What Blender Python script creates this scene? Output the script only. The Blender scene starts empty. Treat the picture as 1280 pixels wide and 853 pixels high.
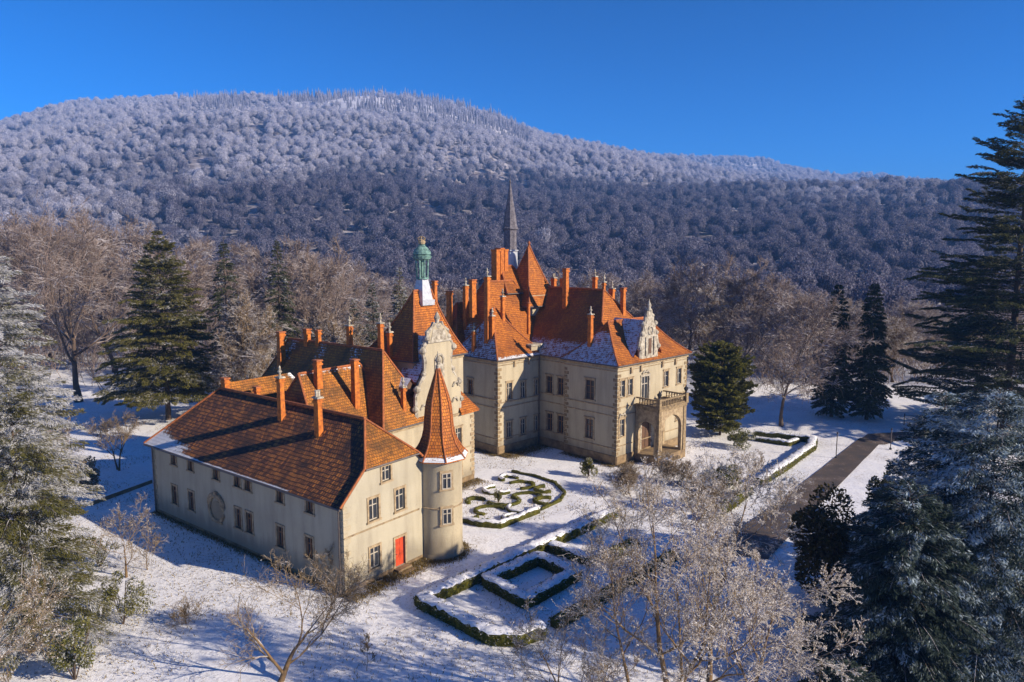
import bpy, math, random
import numpy as np
R = math.radians
# ------------------------------------------------------------------ camera, sky, sun, exposure
scene = bpy.context.scene
COL = scene.collection
F_PX, CX, CY, PITCH, CAM_H = 900.0, 640.0, 426.5, R(7.3), 26.0
cam_d = bpy.data.cameras.new("camera"); cam = bpy.data.objects.new("camera", cam_d); COL.objects.link(cam)
cam.location = (0, 0, CAM_H); cam.rotation_euler = (R(90) - PITCH, 0, 0)
cam_d.sensor_width = 36; cam_d.lens = 36 * F_PX / 1280
cam_d.clip_start = 0.5; cam_d.clip_end = 12000
scene.camera = cam
SUN_AZ, SUN_EL = R(111), R(23.5)
world = bpy.data.worlds.new("World"); scene.world = world; world.use_nodes = True
wn = world.node_tree; wn.nodes.clear()
sky = wn.nodes.new("ShaderNodeTexSky"); sky.sky_type = 'NISHITA'; sky.sun_disc = False
sky.sun_elevation = SUN_EL; sky.sun_rotation = SUN_AZ
sky.altitude = 4000; sky.air_density = 1.0; sky.dust_density = 0.1; sky.ozone_density = 4.0
hs = wn.nodes.new("ShaderNodeHueSaturation"); hs.inputs['Saturation'].default_value = 1.75; hs.inputs['Hue'].default_value = 0.495
bg = wn.nodes.new("ShaderNodeBackground"); bg.inputs[1].default_value = 0.063
wo = wn.nodes.new("ShaderNodeOutputWorld")
gm_ = wn.nodes.new('ShaderNodeGamma'); gm_.inputs[1].default_value = 1.3
wn.links.new(sky.outputs[0], hs.inputs['Color']); wn.links.new(hs.outputs[0], gm_.inputs[0]); wn.links.new(gm_.outputs[0], bg.inputs[0]); wn.links.new(bg.outputs[0], wo.inputs[0])
sun_d = bpy.data.lights.new("sun", 'SUN'); sun_d.energy = 5.0; sun_d.angle = R(0.5); sun_d.color = (1.0, 0.85, 0.66)
sun = bpy.data.objects.new("sun", sun_d); COL.objects.link(sun)
sun.rotation_euler = (R(90) - SUN_EL, 0, math.pi - SUN_AZ)
sun.location = (200, -100, 200)
scene.view_settings.view_transform = 'Standard'; scene.view_settings.look = 'None'
scene.view_settings.exposure = 0.88; scene.view_settings.gamma = 1.0
scene.cycles.max_bounces = 5; scene.cycles.diffuse_bounces = 3; scene.cycles.transparent_max_bounces = 6
scene.cycles.volume_bounces = 0

# ------------------------------------------------------------------ pixel -> world helpers (used only to stand things on the ground)
def ray(px, py):
    a = px - CX; b = CY - py
    return np.array([a, b * math.sin(PITCH) + F_PX * math.cos(PITCH), b * math.cos(PITCH) - F_PX * math.sin(PITCH)])
def ground_at(px, py, z=0.0):
    d = ray(px, py); t = (z - CAM_H) / d[2]; return np.array([d[0] * t, d[1] * t, z])
def z_at(px, py, Y):
    d = ray(px, py); return CAM_H + d[2] * Y / d[1]
def x_at(px, Y, py=400):
    d = ray(px, py); return d[0] * Y / d[1]

# ------------------------------------------------------------------ object helpers
def tag(o, label=None, cat=None, group=None, kind=None):
    if label: o['label'] = label
    if cat: o['category'] = cat
    if group: o['group'] = group
    if kind: o['kind'] = kind
    return o
def empty(name, loc=(0, 0, 0), rz=0.0):
    o = bpy.data.objects.new(name, None); o.location = loc; o.rotation_euler = (0, 0, rz); o.empty_display_size = 0.5
    COL.objects.link(o); return o
def link(name, me, mat=None, parent=None):
    o = bpy.data.objects.new(name, me); COL.objects.link(o)
    if mat is not None and not me.materials:
        me.materials.append(mat)
    if parent is not None: o.parent = parent
    return o
def copy_tree(o, parent=None):
    c = o.copy(); COL.objects.link(c)
    if parent is not None: c.parent = parent
    for ch in list(o.children): copy_tree(ch, c)
    return c
def np_mesh(name, V, Q, smooth=False, attrs=None, uv=None):
    """V (n,3); Q (m,k) faces all of k corners (or list of such arrays)."""
    me = bpy.data.meshes.new(name)
    V = np.asarray(V, dtype=np.float32)
    Qs = Q if isinstance(Q, list) else [Q]
    Qs = [np.asarray(q, dtype=np.int32) for q in Qs if len(q)]
    nl = sum(q.size for q in Qs); nf = sum(len(q) for q in Qs)
    me.vertices.add(len(V)); me.vertices.foreach_set("co", V.ravel())
    me.loops.add(nl); me.loops.foreach_set("vertex_index", np.concatenate([q.ravel() for q in Qs]))
    me.polygons.add(nf)
    tot = np.concatenate([np.full(len(q), q.shape[1], dtype=np.int32) for q in Qs])
    start = np.concatenate([[0], np.cumsum(tot)[:-1]]).astype(np.int32)
    me.polygons.foreach_set("loop_start", start)
    me.polygons.foreach_set("loop_total", tot)
    if smooth: me.polygons.foreach_set("use_smooth", np.ones(nf, dtype=bool))
    for k, (dom, arr) in (attrs or {}).items():
        a = me.attributes.new(k, 'FLOAT', dom); a.data.foreach_set("value", np.asarray(arr, dtype=np.float32).ravel())
    if uv is not None:
        l = me.uv_layers.new(name="UVMap"); l.data.foreach_set("uv", np.asarray(uv, dtype=np.float32).ravel())
    me.update(calc_edges=True)
    return me

class MB:
    """collects boxes, polygons, tubes and lathes; build() links them as one mesh object"""
    def __init__(s): s.v = []; s.f = []; s.uv = {}; s.at = {}
    def poly(s, pts, uv=None):
        b = len(s.v); s.v += [tuple(p) for p in pts]; s.f.append(list(range(b, b + len(pts))))
        if uv: s.uv[len(s.f) - 1] = uv
    def box(s, x0, x1, y0, y1, z0, z1, top=None):
        """top=(inset_x, inset_y) tapers the upper face"""
        ix, iy = top or (0, 0); b = len(s.v)
        s.v += [(x0, y0, z0), (x1, y0, z0), (x1, y1, z0), (x0, y1, z0),
                (x0 + ix, y0 + iy, z1), (x1 - ix, y0 + iy, z1), (x1 - ix, y1 - iy, z1), (x0 + ix, y1 - iy, z1)]
        for q in ((0, 3, 2, 1), (4, 5, 6, 7), (0, 1, 5, 4), (1, 2, 6, 5), (2, 3, 7, 6), (3, 0, 4, 7)): s.f.append([b + i for i in q])
    def tube(s, pts, rad, n=6, cap=True):
        pts = [np.array(p, float) for p in pts]; m = len(pts)
        rad = rad if hasattr(rad, '__len__') else [rad] * m
        b = len(s.v); d0 = pts[-1] - pts[0]
        ref = np.array([0, 0, 1.0]) if abs(d0[2]) < 0.7 * np.linalg.norm(d0) + 1e-9 else np.array([1.0, 0, 0])
        for i, p in enumerate(pts):
            t = pts[min(i + 1, m - 1)] - pts[max(i - 1, 0)]; t /= np.linalg.norm(t) + 1e-9
            a = np.cross(t, ref); a /= np.linalg.norm(a) + 1e-9; c = np.cross(t, a)
            for k in range(n):
                q = 2 * math.pi * k / n; s.v.append(tuple(p + rad[i] * (math.cos(q) * a + math.sin(q) * c)))
        for i in range(m - 1):
            for k in range(n):
                k2 = (k + 1) % n; s.f.append([b + i * n + k, b + i * n + k2, b + (i + 1) * n + k2, b + (i + 1) * n + k])
        if cap:
            s.f.append([b + k for k in range(n)][::-1]); s.f.append([b + (m - 1) * n + k for k in range(n)])
    def lathe(s, prof, c=(0, 0), n=16, ph=0.0):
        """prof [(r,z)...]"""
        b = len(s.v)
        for r, z in prof:
            for k in range(n):
                q = 2 * math.pi * k / n + ph; s.v.append((c[0] + r * math.cos(q), c[1] + r * math.sin(q), z))
        for i in range(len(prof) - 1):
            for k in range(n):
                k2 = (k + 1) % n; s.f.append([b + i * n + k, b + i * n + k2, b + (i + 1) * n + k2, b + (i + 1) * n + k])
        s.f.append([b + k for k in range(n)][::-1]); s.f.append([b + (len(prof) - 1) * n + k for k in range(n)])
    def mesh(s, name, smooth=False):
        me = bpy.data.meshes.new(name); me.from_pydata(s.v, [], s.f)
        if smooth:
            me.polygons.foreach_set("use_smooth", np.ones(len(me.polygons), dtype=bool))
        me.update(); return me
    def build(s, name, mat, parent=None, smooth=False):
        return link(name, s.mesh(name, smooth), mat, parent)

# ------------------------------------------------------------------ materials
def new_mat(name):
    m = bpy.data.materials.new(name); m.use_nodes = True; nt = m.node_tree
    return m, nt, nt.nodes['Principled BSDF']
def N(nt, t, **kw):
    n = nt.nodes.new(t)
    for k, v in kw.items():
        if k in n.inputs: n.inputs[k].default_value = v
        else: setattr(n, k, v)
    return n
def noise(nt, scale, detail=4, vec=None, rough=0.55):
    n = nt.nodes.new('ShaderNodeTexNoise'); n.inputs['Scale'].default_value = scale; n.inputs['Detail'].default_value = detail
    n.inputs['Roughness'].default_value = rough
    if vec is not None: nt.links.new(vec, n.inputs['Vector'])
    return n
def ramp(nt, fac, stops, interp='LINEAR'):
    r = nt.nodes.new('ShaderNodeValToRGB'); r.color_ramp.interpolation = interp
    el = r.color_ramp.elements
    while len(el) < len(stops): el.new(0.5)
    for e, (p, c) in zip(el, stops):
        e.position = p; e.color = (c[0], c[1], c[2], 1) if hasattr(c, '__len__') else (c, c, c, 1)
    nt.links.new(fac, r.inputs[0]); return r
def mixc(nt, fac, a, b, mode='MIX'):
    m = nt.nodes.new('ShaderNodeMix'); m.data_type = 'RGBA'; m.blend_type = mode
    for sock, val in ((m.inputs[0], fac), (m.inputs[6], a), (m.inputs[7], b)):
        if hasattr(val, 'is_linked') or hasattr(val, 'links'): nt.links.new(val, sock)
        elif hasattr(val, '__len__'): sock.default_value = (val[0], val[1], val[2], 1)
        else: sock.default_value = val
    return m.outputs[2]
def math_n(nt, op, a, b=None, clamp=False):
    m = nt.nodes.new('ShaderNodeMath'); m.operation = op; m.use_clamp = clamp
    for sock, val in ((m.inputs[0], a), (m.inputs[1], b)):
        if val is None: continue
        if hasattr(val, 'links'): nt.links.new(val, sock)
        else: sock.default_value = val
    return m.outputs[0]
def bump(nt, bs, h, strength=0.4, dist=0.1):
    b = nt.nodes.new('ShaderNodeBump'); b.inputs['Strength'].default_value = strength; b.inputs['Distance'].default_value = dist
    nt.links.new(h, b.inputs['Height']); nt.links.new(b.outputs[0], bs.inputs['Normal'])
def objco(nt):
    return nt.nodes.new('ShaderNodeTexCoord').outputs['Object']
SNOW = (0.80, 0.82, 0.86)

def mat_plain(name, c, rough=0.8, var=0.25, scale=3.0, metal=0.0, bmp=0.2):
    m, nt, b = new_mat(name); co = objco(nt)
    n = noise(nt, scale, 5, co)
    r = ramp(nt, n.outputs[0], [(0.3, [x * (1 - var) for x in c]), (0.7, [min(1, x * (1 + var)) for x in c])])
    nt.links.new(r.outputs[0], b.inputs['Base Color']); b.inputs['Roughness'].default_value = rough; b.inputs['Metallic'].default_value = metal
    if bmp: bump(nt, b, n.outputs[0], bmp, 0.05)
    return m
def mat_plaster(name, c, stain):
    """rendered wall with damp streaks, patches and a fine grain"""
    m, nt, b = new_mat(name); co = objco(nt)
    mp = N(nt, 'ShaderNodeMapping'); mp.inputs['Scale'].default_value = (1.3, 1.3, 0.16); nt.links.new(co, mp.inputs[0])
    st = noise(nt, 1.0, 6, mp.outputs[0], 0.6); big = noise(nt, 0.35, 4, co); fine = noise(nt, 14, 4, co)
    f1 = ramp(nt, st.outputs[0], [(0.45, 0), (0.72, 1)]); f2 = ramp(nt, big.outputs[0], [(0.42, 0), (0.7, 0.7)])
    f3 = ramp(nt, fine.outputs[0], [(0.3, 0.86), (0.7, 1.08)])
    c1 = mixc(nt, math_n(nt, 'MULTIPLY', f1.outputs[0], 0.55), c, stain)
    c2 = mixc(nt, math_n(nt, 'MULTIPLY', f2.outputs[0], 0.4), c1, [x * 0.8 for x in stain])
    sp = nt.nodes.new('ShaderNodeSeparateXYZ'); nt.links.new(co, sp.inputs[0])
    dz = math_n(nt, 'SUBTRACT', math_n(nt, 'ADD', 1.1, math_n(nt, 'MULTIPLY', st.outputs[0], 2.4)), sp.outputs[2])
    c2 = mixc(nt, math_n(nt, 'MULTIPLY', math_n(nt, 'MULTIPLY', dz, 0.8, True), 0.6), c2, [x * 0.7 for x in stain])
    ck = noise(nt, 3.2, 6, co, 0.75); kf = ramp(nt, ck.outputs[0], [(0.60, 0), (0.68, 0.45)])
    c2 = mixc(nt, kf.outputs[0], c2, [x * 0.75 for x in stain])
    c3 = mixc(nt, 1.0, c2, f3.outputs[0], 'MULTIPLY')
    nt.links.new(c3, b.inputs['Base Color']); b.inputs['Roughness'].default_value = 0.92
    bump(nt, b, fine.outputs[0], 0.25, 0.04); return m
def mat_tiles(name, ca, cb, dark, patch=0.45, tile=0.42, row=0.34, patch_scale=0.35, bstr=0.9, joint_shade=0.022):
    """plain clay tiles in courses (UV in metres), darker weathered patches, snow where the attribute asks"""
    m, nt, b = new_mat(name)
    uv = nt.nodes.new('ShaderNodeUVMap'); uv.uv_map = "UVMap"; co = objco(nt)
    dn = noise(nt, 1.2, 3, co); dv = N(nt, 'ShaderNodeVectorMath', operation='MULTIPLY_ADD')
    nt.links.new(dn.outputs['Color'], dv.inputs[0]); dv.inputs[1].default_value = (0.30, 0.26, 0); nt.links.new(uv.outputs[0], dv.inputs[2])
    br = nt.nodes.new('ShaderNodeTexBrick'); nt.links.new(dv.outputs[0], br.inputs['Vector'])
    br.inputs['Scale'].default_value = 1.0; br.inputs['Brick Width'].default_value = tile; br.inputs['Row Height'].default_value = row
    br.inputs['Mortar Size'].default_value = joint_shade; br.inputs['Mortar Smooth'].default_value = 0.3
    br.inputs['Color1'].default_value = (*ca, 1); br.inputs['Color2'].default_value = (*cb, 1); br.inputs['Mortar'].default_value = (*dark, 1)  # dark joint colour also paints the shadow gap under each course
    pn = noise(nt, patch_scale, 6, co, 0.62); pf = ramp(nt, pn.outputs[0], [(0.46, 0), (0.62, 1)])
    fn = noise(nt, 5.0, 4, co); ff = ramp(nt, fn.outputs[0], [(0.4, 0.0), (0.75, 1.0)])
    mott = math_n(nt, 'MULTIPLY', math_n(nt, 'ADD', math_n(nt, 'MULTIPLY', pf.outputs[0], 0.75), math_n(nt, 'MULTIPLY', ff.outputs[0], 0.45)), patch, True)
    col = mixc(nt, mott, br.outputs['Color'], dark)
    # course profile: saw tooth along V
    sp = nt.nodes.new('ShaderNodeSeparateXYZ'); nt.links.new(dv.outputs[0], sp.inputs[0])
    fr = math_n(nt, 'FRACT', math_n(nt, 'DIVIDE', sp.outputs[1], row)); prof = math_n(nt, 'SUBTRACT', 1.0, fr)
    at = nt.nodes.new('ShaderNodeAttribute'); at.attribute_name = 'snow'
    sn = noise(nt, 2.2, 6, co, 0.7); sn2 = noise(nt, 9, 3, co, 0.7)
    sv = math_n(nt, 'ADD', math_n(nt, 'MULTIPLY', sn.outputs[0], 0.55), math_n(nt, 'MULTIPLY', sn2.outputs[0], 0.45))
    sv = math_n(nt, 'ADD', sv, math_n(nt, 'MULTIPLY', prof, 0.10))
    # snow where sv < attribute-mapped threshold
    th = math_n(nt, 'ADD', math_n(nt, 'MULTIPLY', at.outputs['Fac'], 0.6), 0.22)
    sf = math_n(nt, 'MULTIPLY', math_n(nt, 'SUBTRACT', th, sv), 18.0, True)
    col = mixc(nt, sf, col, SNOW)
    nt.links.new(col, b.inputs['Base Color']); b.inputs['Roughness'].default_value = 0.78
    h = math_n(nt, 'ADD', math_n(nt, 'ADD', prof, math_n(nt, 'MULTIPLY', br.outputs['Fac'], -0.5)), math_n(nt, 'MULTIPLY', sf, 0.9))
    bump(nt, b, h, bstr, 0.09 if joint_shade < 0.03 else 0.2); return m
def mat_stone(name, c, dark, scale=1.4):
    m, nt, b = new_mat(name); co = objco(nt)
    n = noise(nt, scale, 6, co, 0.65); n2 = noise(nt, 11, 3, co)
    r = ramp(nt, n.outputs[0], [(0.35, dark), (0.6, c), (0.8, [min(1, x * 1.2) for x in c])])
    nt.links.new(mixc(nt, 0.35, r.outputs[0], n2.outputs[0], 'OVERLAY'), b.inputs['Base Color']); b.inputs['Roughness'].default_value = 0.9
    bump(nt, b, n2.outputs[0], 0.4, 0.05); return m
def mat_snow(name='snow'):
    m, nt, b = new_mat(name); co = objco(nt)
    n = noise(nt, 3, 6, co, 0.65)
    r = ramp(nt, n.outputs[0], [(0.3, (0.70, 0.73, 0.80)), (0.65, (0.86, 0.87, 0.90))])
    nt.links.new(r.outputs[0], b.inputs['Base Color']); b.inputs['Roughness'].default_value = 0.7
    bump(nt, b, n.outputs[0], 0.5, 0.15); return m
def mat_bark(name, c, snow=0.5, frost=0.0, nscale=2.0):
    """bark that carries snow on whatever points upward"""
    m, nt, b = new_mat(name); co = objco(nt)
    g = nt.nodes.new('ShaderNodeNewGeometry'); sp = nt.nodes.new('ShaderNodeSeparateXYZ'); nt.links.new(g.outputs['Normal'], sp.inputs[0])
    n = noise(nt, nscale, 4, co)
    f = math_n(nt, 'ADD', math_n(nt, 'MULTIPLY', sp.outputs[2], snow), math_n(nt, 'MULTIPLY', n.outputs[0], 1.1))
    f = math_n(nt, 'MULTIPLY', math_n(nt, 'SUBTRACT', f, 1.0 - frost), 5.0, True)
    base = ramp(nt, n.outputs[0], [(0.3, [x * 0.6 for x in c]), (0.7, [x * 1.35 for x in c])])
    nt.links.new(mixc(nt, f, base.outputs[0], (0.68, 0.68, 0.72)), b.inputs['Base Color']); b.inputs['Roughness'].default_value = 0.9
    return m
def mat_leaf(name, ca, cb, snowc=(0.58, 0.59, 0.62), twig=(0.10, 0.06, 0.035)):
    """foliage: attribute 'tone' picks between two greens, 'snow' whitens single sprays"""
    m, nt, b = new_mat(name)
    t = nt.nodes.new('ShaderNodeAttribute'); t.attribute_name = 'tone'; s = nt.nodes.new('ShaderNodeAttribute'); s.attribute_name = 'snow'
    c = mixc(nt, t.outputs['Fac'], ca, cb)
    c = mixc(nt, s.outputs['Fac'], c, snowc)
    nt.links.new(c, b.inputs['Base Color']); b.inputs['Roughness'].default_value = 0.75
    b.inputs['Specular IOR Level'].default_value = 0.25
    tr = nt.nodes.new('ShaderNodeBsdfTranslucent'); nt.links.new(c, tr.inputs[0]); mx = nt.nodes.new('ShaderNodeMixShader'); mx.inputs[0].default_value = 0.38
    out = nt.nodes['Material Output']; nt.links.new(b.outputs[0], mx.inputs[1]); nt.links.new(tr.outputs[0], mx.inputs[2]); nt.links.new(mx.outputs[0], out.inputs[0])
    return m

M = {}
M['plaster'] = mat_plaster('cream_plaster', (0.45, 0.39, 0.27), (0.26, 0.215, 0.15))
M['plaster_grey'] = mat_plaster('weathered_plaster', (0.44, 0.40, 0.30), (0.27, 0.235, 0.175))
M['plinth'] = mat_stone('plinth_stone', (0.27, 0.19, 0.10), (0.12, 0.08, 0.045), 1.0)
M['trim'] = mat_stone('trim_stone', (0.40, 0.31, 0.19), (0.20, 0.14, 0.08), 2.0)
M['quoin'] = mat_stone('quoin_stone', (0.30, 0.22, 0.12), (0.12, 0.085, 0.05), 2.5)
M['carved'] = mat_stone('carved_stone', (0.46, 0.42, 0.34), (0.17, 0.14, 0.10), 2.2)
M['tile_old'] = mat_tiles('old_roof_tiles', (0.66, 0.23, 0.030), (0.13, 0.036, 0.014), (0.030, 0.012, 0.008), 0.95, 0.26, 0.36, 0.30, 1.0, 0.045)
M['tile'] = mat_tiles('orange_roof_tiles', (0.64, 0.205, 0.018), (0.40, 0.110, 0.012), (0.13, 0.040, 0.012), 0.60, 0.22, 0.27, 0.35)
M['tile_moss'] = mat_tiles('mottled_roof_tiles', (0.60, 0.22, 0.024), (0.34, 0.115, 0.018), (0.08, 0.045, 0.015), 0.85, 0.24, 0.29, 0.5)
M['brick'] = mat_stone('chimney_brick', (0.56, 0.17, 0.022), (0.28, 0.075, 0.015), 3.0)
M['ridge'] = mat_stone('ridge_tile_clay', (0.42, 0.13, 0.04), (0.20, 0.07, 0.025), 3.0)
M['snow'] = mat_snow()
M['frame_white'] = mat_plain('painted_window_frame', (0.42, 0.38, 0.31), 0.6, 0.2)
M['frame_brown'] = mat_plain('brown_window_frame', (0.22, 0.11, 0.05), 0.6, 0.2)
M['red_door'] = mat_plain('red_door_paint', (0.50, 0.055, 0.015), 0.55, 0.25, 2.0)
M['wood'] = mat_plain('dark_door_wood', (0.10, 0.05, 0.025), 0.6, 0.3)
M['metal'] = mat_plain('zinc_downpipe', (0.12, 0.10, 0.09), 0.5, 0.2, 3, 0.3, 0)
M['iron'] = mat_plain('black_iron', (0.03, 0.03, 0.035), 0.5, 0.2, 3, 0.3, 0)
M['copper'] = mat_stone('green_copper', (0.16, 0.30, 0.26), (0.05, 0.10, 0.10), 2.5)
M['slate'] = mat_stone('grey_spire_slate', (0.16, 0.15, 0.17), (0.06, 0.055, 0.07), 3.0)
M['lead'] = mat_plain('pale_lead', (0.42, 0.44, 0.48), 0.45, 0.2, 3, 0.2)
def glass():
    m, nt, b = new_mat('window_glass'); b.inputs['Base Color'].default_value = (0.035, 0.04, 0.05, 1)
    b.inputs['Roughness'].default_value = 0.12; b.inputs['Metallic'].default_value = 0.0
    n = noise(nt, 2.5, 2, objco(nt)); bump(nt, b, n.outputs[0], 0.08, 0.02); return m
M['glass'] = glass()
M['bark'] = mat_bark('snowy_bark', (0.16, 0.10, 0.045), 0.75, 0.02)
M['bark_far'] = mat_bark('grey_bark', (0.095, 0.065, 0.045), 0.5, 0.10, 0.8)
M['twig'] = mat_bark('frosted_twigs', (0.20, 0.135, 0.065), 0.60, 0.16, 1.2)
M['twig_far'] = mat_bark('mauve_twigs', (0.21, 0.155, 0.125), 0.45, 0.16, 0.5)
M['twig_warm'] = mat_bark('straw_coloured_twigs', (0.20, 0.14, 0.07), 0.45, 0.12, 1.5)
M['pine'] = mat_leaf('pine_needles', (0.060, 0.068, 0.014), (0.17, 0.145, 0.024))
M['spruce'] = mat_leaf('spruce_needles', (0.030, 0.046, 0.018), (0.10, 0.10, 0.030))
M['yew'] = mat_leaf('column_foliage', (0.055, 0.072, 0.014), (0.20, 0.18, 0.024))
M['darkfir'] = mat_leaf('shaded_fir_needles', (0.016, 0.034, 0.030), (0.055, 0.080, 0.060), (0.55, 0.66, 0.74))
M['brownbush'] = mat_leaf('olive_brown_foliage', (0.045, 0.040, 0.012), (0.14, 0.10, 0.022))
M['frost_leaf'] = mat_leaf('frosted_leaf_flecks', (0.18, 0.125, 0.05), (0.42, 0.33, 0.19), (0.85, 0.81, 0.76))
M['hedge'] = mat_leaf('box_hedge_leaves', (0.075, 0.085, 0.012), (0.25, 0.22, 0.028))
M['grass'] = mat_leaf('dry_grass_blades', (0.17, 0.115, 0.03), (0.26, 0.19, 0.06))

# ------------------------------------------------------------------ terrain: snowy valley floor rising to the wooded hills
def sm(t): t = np.clip(t, 0, 1); return t * t * (3 - 2 * t)
def vnoise(x, y, seed=0, octaves=4, base=1.0):
    """value noise, vectorised"""
    out = np.zeros_like(x); amp = 1.0; tot = 0
    for o in range(octaves):
        fx = x * base * 2 ** o + 37.3 * o + seed * 11.7; fy = y * base * 2 ** o - 17.1 * o + seed * 5.3
        ix = np.floor(fx).astype(np.int64); iy = np.floor(fy).astype(np.int64); tx = sm(fx - ix); ty = sm(fy - iy)
        def h(a, b):
            n = (a * 374761393 + b * 668265263 + seed * 1442695) & 0x7fffffff
            n = ((n ^ (n >> 13)) * 1274126177) & 0x7fffffff
            return ((n ^ (n >> 16)) & 0xffff) / 65535.0
        v = (h(ix, iy) * (1 - tx) + h(ix + 1, iy) * tx) * (1 - ty) + (h(ix, iy + 1) * (1 - tx) + h(ix + 1, iy + 1) * tx) * ty
        out += amp * v; tot += amp; amp *= 0.5
    return out / tot
LAYERS = [  # crest distance, foot distance, skyline of that ridge seen from the drone
    (980., 330., [(-900, 285), (-400, 300), (0, 305), (300, 272), (500, 243), (640, 233), (760, 236), (900, 243), (1050, 246), (1150, 248), (1280, 238), (1600, 232), (2400, 262)]),
    (1900., 430., [(-1500, 262), (-500, 225), (-200, 178), (0, 156), (100, 137), (200, 125), (300, 120), (400, 117), (440, 115), (480, 118), (540, 128), (609, 146), (648, 165), (719, 180), (785, 192), (850, 206), (930, 228), (1050, 248), (1280, 285), (2000, 310)]),
    (2300., 1000., [(500, 300), (740, 236), (800, 227), (880, 215), (930, 211), (980, 214), (1040, 224), (1100, 236), (1200, 252), (1500, 250), (2400, 275)]),
    (2900., 1500., [(-1500, 290), (400, 260), (600, 220), (700, 208), (800, 196), (850, 195), (900, 198), (950, 207), (1000, 214), (1100, 225), (1200, 240), (1500, 250), (2400, 270)])]
def hill_height(x, y):
    x = np.asarray(x, float); y = np.asarray(y, float)
    r = np.hypot(x, y); az = np.arctan2(x, y); azc = np.clip(az, -1.15, 1.15)
    px = 640 + 908 * np.tan(azc); z = np.zeros_like(x)
    fade = sm((1.75 - np.abs(az)) / 0.6)
    for Rc, Rf, sk in LAYERS:
        ys = np.interp(px, [a for a, _ in sk], [b for _, b in sk])
        b = CY - ys; zc = CAM_H + (b * math.cos(PITCH) - F_PX * math.sin(PITCH)) / (b * math.sin(PITCH) + F_PX * math.cos(PITCH)) * Rc
        zc = np.maximum(zc, 0) - 7.0
        rr = r * np.cos(azc)           # distance along the view axis, as the skyline is given
        t = (rr - Rf) / (Rc - Rf); up = np.clip(t, 0, 1) ** 1.05; up = up * (1.12 - 0.12 * up)
        dn = 1 - 0.75 * sm((rr - Rc) / 900.0)
        lay = np.where(t < 1, zc * up, zc * dn)
        z = np.maximum(z, lay * fade)
    rel = vnoise(x, y, 3, 4, 1 / 260.) - 0.5
    z = z + (rel * 46 + (0.5 - np.abs(vnoise(x, y, 13, 3, 1 / 420.) - 0.5) * 4) * 16) * sm((r - 380) / 500) * sm(z / 60)
    # low swell of the park and the wood floor
    z = z + (vnoise(x, y, 9, 3, 1 / 40.) - 0.5) * 2.2 * sm((r - 125) / 80)
    z = z + (vnoise(x, y, 5, 3, 1 / 5.) - 0.5) * 0.16
    return z
rad = np.concatenate([np.linspace(3, 150, 210), np.geomspace(151.5, 4300, 210)])
nang = 560
ang = np.linspace(-math.pi, math.pi, nang, endpoint=False)
# finer in front of the camera
ang = ang - 0.55 * np.sin(ang)
X = rad[:, None] * np.sin(ang)[None]; Y = rad[:, None] * np.cos(ang)[None]
Z = hill_height(X, Y)
V = np.stack([X, Y, Z], -1).reshape(-1, 3)
i, j = np.meshgrid(np.arange(len(rad) - 1), np.arange(nang), indexing='ij'); j2 = (j + 1) % nang
Q = np.stack([i * nang + j, i * nang + j2, (i + 1) * nang + j2, (i + 1) * nang + j], -1).reshape(-1, 4)[:, ::-1]
V = np.vstack([V, [[0, 0, 0]]]); tri = np.stack([np.full(nang, len(V) - 1), (np.arange(nang) + 1) % nang, np.arange(nang)], -1)
def mat_ground():
    m, nt, b = new_mat('snowy_ground'); co = objco(nt)
    sp = nt.nodes.new('ShaderNodeSeparateXYZ'); nt.links.new(co, sp.inputs[0])
    sn = noise(nt, 0.6, 6, co, 0.6)
    snow = ramp(nt, sn.outputs[0], [(0.3, (0.80, 0.82, 0.87)), (0.7, (0.92, 0.92, 0.93))])
    # grass blades poking through the thin snow
    g1 = noise(nt, 3.6, 5, co, 0.8); g2 = noise(nt, 0.22, 4, co, 0.6)
    gm = math_n(nt, 'ADD', g1.outputs[0], math_n(nt, 'MULTIPLY', math_n(nt, 'SUBTRACT', g2.outputs[0], 0.5), 0.35))
    gf = math_n(nt, 'MULTIPLY', math_n(nt, 'SUBTRACT', gm, 0.53), 9.0, True)
    gf = math_n(nt, 'MULTIPLY', gf, 0.58)
    near = mixc(nt, gf, snow.outputs[0], (0.24, 0.19, 0.12))
    ff = noise(nt, 0.08, 6, co, 0.7)
    forest = ramp(nt, ff.outputs[0], [(0.4, (0.06, 0.045, 0.045)), (0.6, (0.40, 0.38, 0.42))])
    zr = nt.nodes.new('ShaderNodeMapRange'); zr.inputs[1].default_value = 3; zr.inputs[2].default_value = 12; nt.links.new(sp.outputs[2], zr.inputs[0])
    top = nt.nodes.new('ShaderNodeMapRange'); top.inputs[1].default_value = 210; top.inputs[2].default_value = 330; nt.links.new(sp.outputs[2], top.inputs[0])
    c = mixc(nt, zr.outputs[0], near, forest.outputs[0]); c = mixc(nt, top.outputs[0], c, (0.62, 0.62, 0.68))
    nt.links.new(c, b.inputs['Base Color']); b.inputs['Roughness'].default_value = 0.8
    h = math_n(nt, 'ADD', g1.outputs[0], math_n(nt, 'MULTIPLY', sn.outputs[0], 1.5)); bump(nt, b, h, 0.6, 0.12)
    return m
gnd = link('ground', np_mesh('ground', V, [Q, tri], True), mat_ground()); tag(gnd, kind='structure')

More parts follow.
